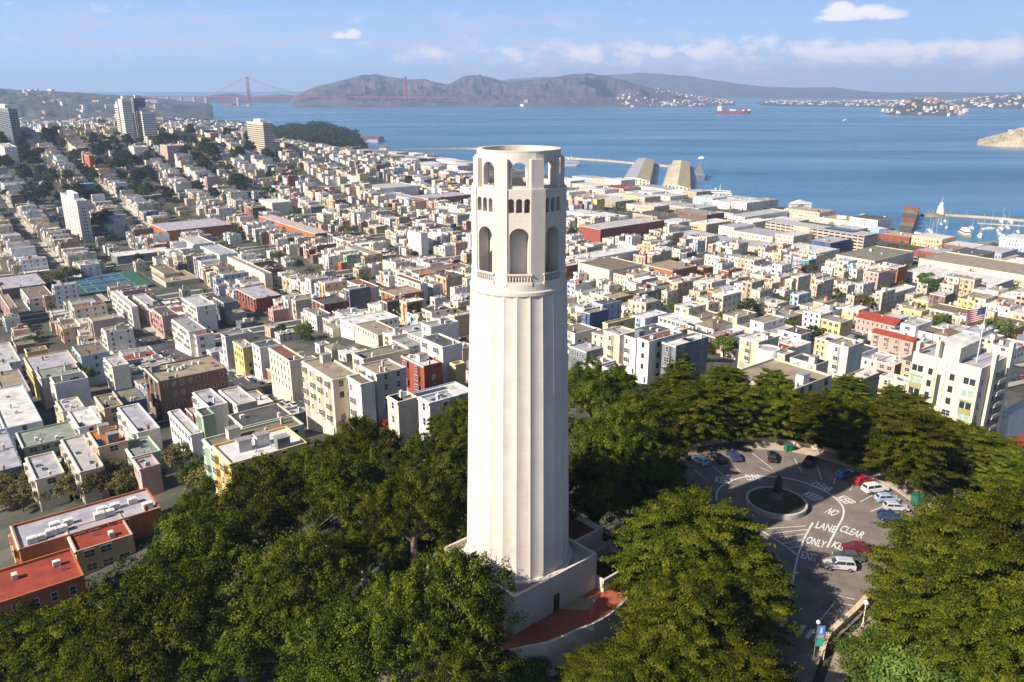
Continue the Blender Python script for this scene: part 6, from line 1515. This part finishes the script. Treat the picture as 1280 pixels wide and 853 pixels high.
    for z, s in ((5.2,'i'),): 
        m = MB(); m.box(.4,.6,-.04,-.021,4.55,5.05); m.box(.4,.6,-.04,-.021,5.12,5.3); m.build('letter', hullw, t)
    p = at(729, 664, PZ+.5); flag('flagpole', (p.x, p.y, PZ), 9.5, 'thin flagpole with drooping striped flag between tower and dark trees', .9, 2.2)
furniture()

# ================================================================== LABELS
def label_houses():
    def own(h, full=True):
        k = h['kind']; s = '%s %s-storey %s' % (h['wall'], STOREY[min(h['fl'], 16)], k)
        if k == 'tower block': s = 'tall %s tower block' % h['wall']
        if full: s += ' with %s%s roof' % (h['roof'], '' if h['style'] == 'flat' else ' pitched')
        return s
    def brief(h): return '%s %s' % (h['wall'], h['kind'] if h['kind'] != 'school building' else 'school')
    named = [('the fluted tower', 648, 500), ('the tennis courts', 131, 357), ('the parking garage', 1020, 290), ('the flag-topped cream block', 1200, 480), ('the market pier', 1137, 280), ('the white arch', 1000, 262), ('the wooded hilltop', 700, 560)]
    used = set(); big = sorted(HOUSES, key=lambda h: -(h['a']*h['b']*h['H'])/h['D'])
    for h in sorted(HOUSES, key=lambda h: h['D']):
        o = own(h); nb = sorted((q for q in HOUSES if q is not h and q['wall'] != h['wall']), key=lambda q: (q['px']-h['px'])**2+((q['py']-h['py'])*2)**2)[:14]
        def rel(q):
            dx, dy = q['px']-h['px'], (q['py']-h['py'])*1.8
            if abs(dx) > abs(dy): return 'left of' if dx > 0 else 'right of'
            return 'behind' if dy > 0 else 'in front of'
        opts = ['%s %s the %s' % (o, rel(q), brief(q)) for q in nb[:5]]
        opts += ['%s %s the %s' % (o, rel(q), own(q)) for q in nb[:4]]
        opts += ['%s %s the %s and %s the %s' % (own(h, h['fl'] < 3 and False), rel(q), brief(q), rel(r), brief(r)) for q in nb[:8] for r in nb[:10] if q is not r and brief(q) != brief(r) and rel(q) != rel(r)]
        opts += ['%s %s the %s, %s %s' % (o, rel(q), brief(q), {True:'left', False:'right'}[h['px'] < 640], 'of the tower') for q in nb]
        lab = h.get('lab')
        if not lab:
            for c in opts:
                if c not in used and len(c.replace('-', ' ').split()) <= 16 and len(c.split()) >= 4: lab = c; break
            else:
                lab = opts[0]
        used.add(lab); h['o']['label'] = lab
def label_trees():
    nm = {'euc': 'broad olive-green eucalyptus', 'cyp': 'dark spreading cypress', 'round': 'round green tree', 'olive': 'brownish olive tree', 'dark': 'dark bushy tree', 'bush': 'leafy green bush'}
    anchors = [('the left of the fluted tower', 575, 560), ('the right of the fluted tower', 720, 560), ('the white tower base', 630, 780), ('the red terrace', 700, 780), ('the red roofed building', 120, 700), ('the orange building', 60, 740), ('the parking circle', 880, 600), ('the parked red car', 1078, 604),
               ('the statue', 976, 600), ('the exit lettering', 1013, 690), ('the crosswalk', 990, 790), ('the banner pole', 1018, 800), ('the flag-topped cream block', 1200, 500), ('the curved wall', 1120, 600), ('the yellow block with white roof', 300, 580), ('the orange rooftop', 540, 560), ('the bottom edge', 500, 850), ('the right edge', 1275, 720),
               ('the left corner', 10, 840), ('the silver four wheel drive', 1048, 711), ('the tennis courts', 131, 357), ('the brick office block', 780, 285), ('the blue house', 745, 395), ('the white round house', 961, 436), ('the slab tower block', 92, 270), ('the summit tower blocks', 165, 150), ('the big white roof', 1200, 350)]
    used = {}
    H_ = [(q['wall']+' '+q['kind'], q['px'], q['py']) for q in HOUSES]
    for t in PLANTED:
        far = t['D'] > 230; A = (anchors if not far else [('the '+a, b_, c) for a, b_, c in H_]+anchors[20:])
        near = sorted(A, key=lambda a: (a[1]-t['px'])**2+(a[2]-t['py'])**2)[:16]
        size = 'big ' if t['R'] > 8 else ('small ' if t['R'] < 4 else ''); base = size+nm[t['kind']]
        def rel(a):
            dx, dy = a[1]-t['px'], a[2]-t['py']
            if abs(dx) > abs(dy): return 'left of' if dx > 0 else 'right of'
            return 'behind' if dy > 0 else 'in front of'
        opts = ['%s %s %s' % (base, rel(a), a[0].replace('the left of ', '').replace('the right of ', '')) for a in near[:6]]
        opts += ['%s %s %s and %s %s' % (base, rel(a), a[0].replace('the left of ', '').replace('the right of ', ''), rel(c), c[0].replace('the left of ', '').replace('the right of ', '')) for a in near[:9] for c in near[:16] if a[0] != c[0]]
        for c in opts:
            if c not in used and 4 <= len(c.replace('-', ' ').split()) <= 16: break
        used[c] = 1; t['o']['label'] = c
label_houses(); label_trees()
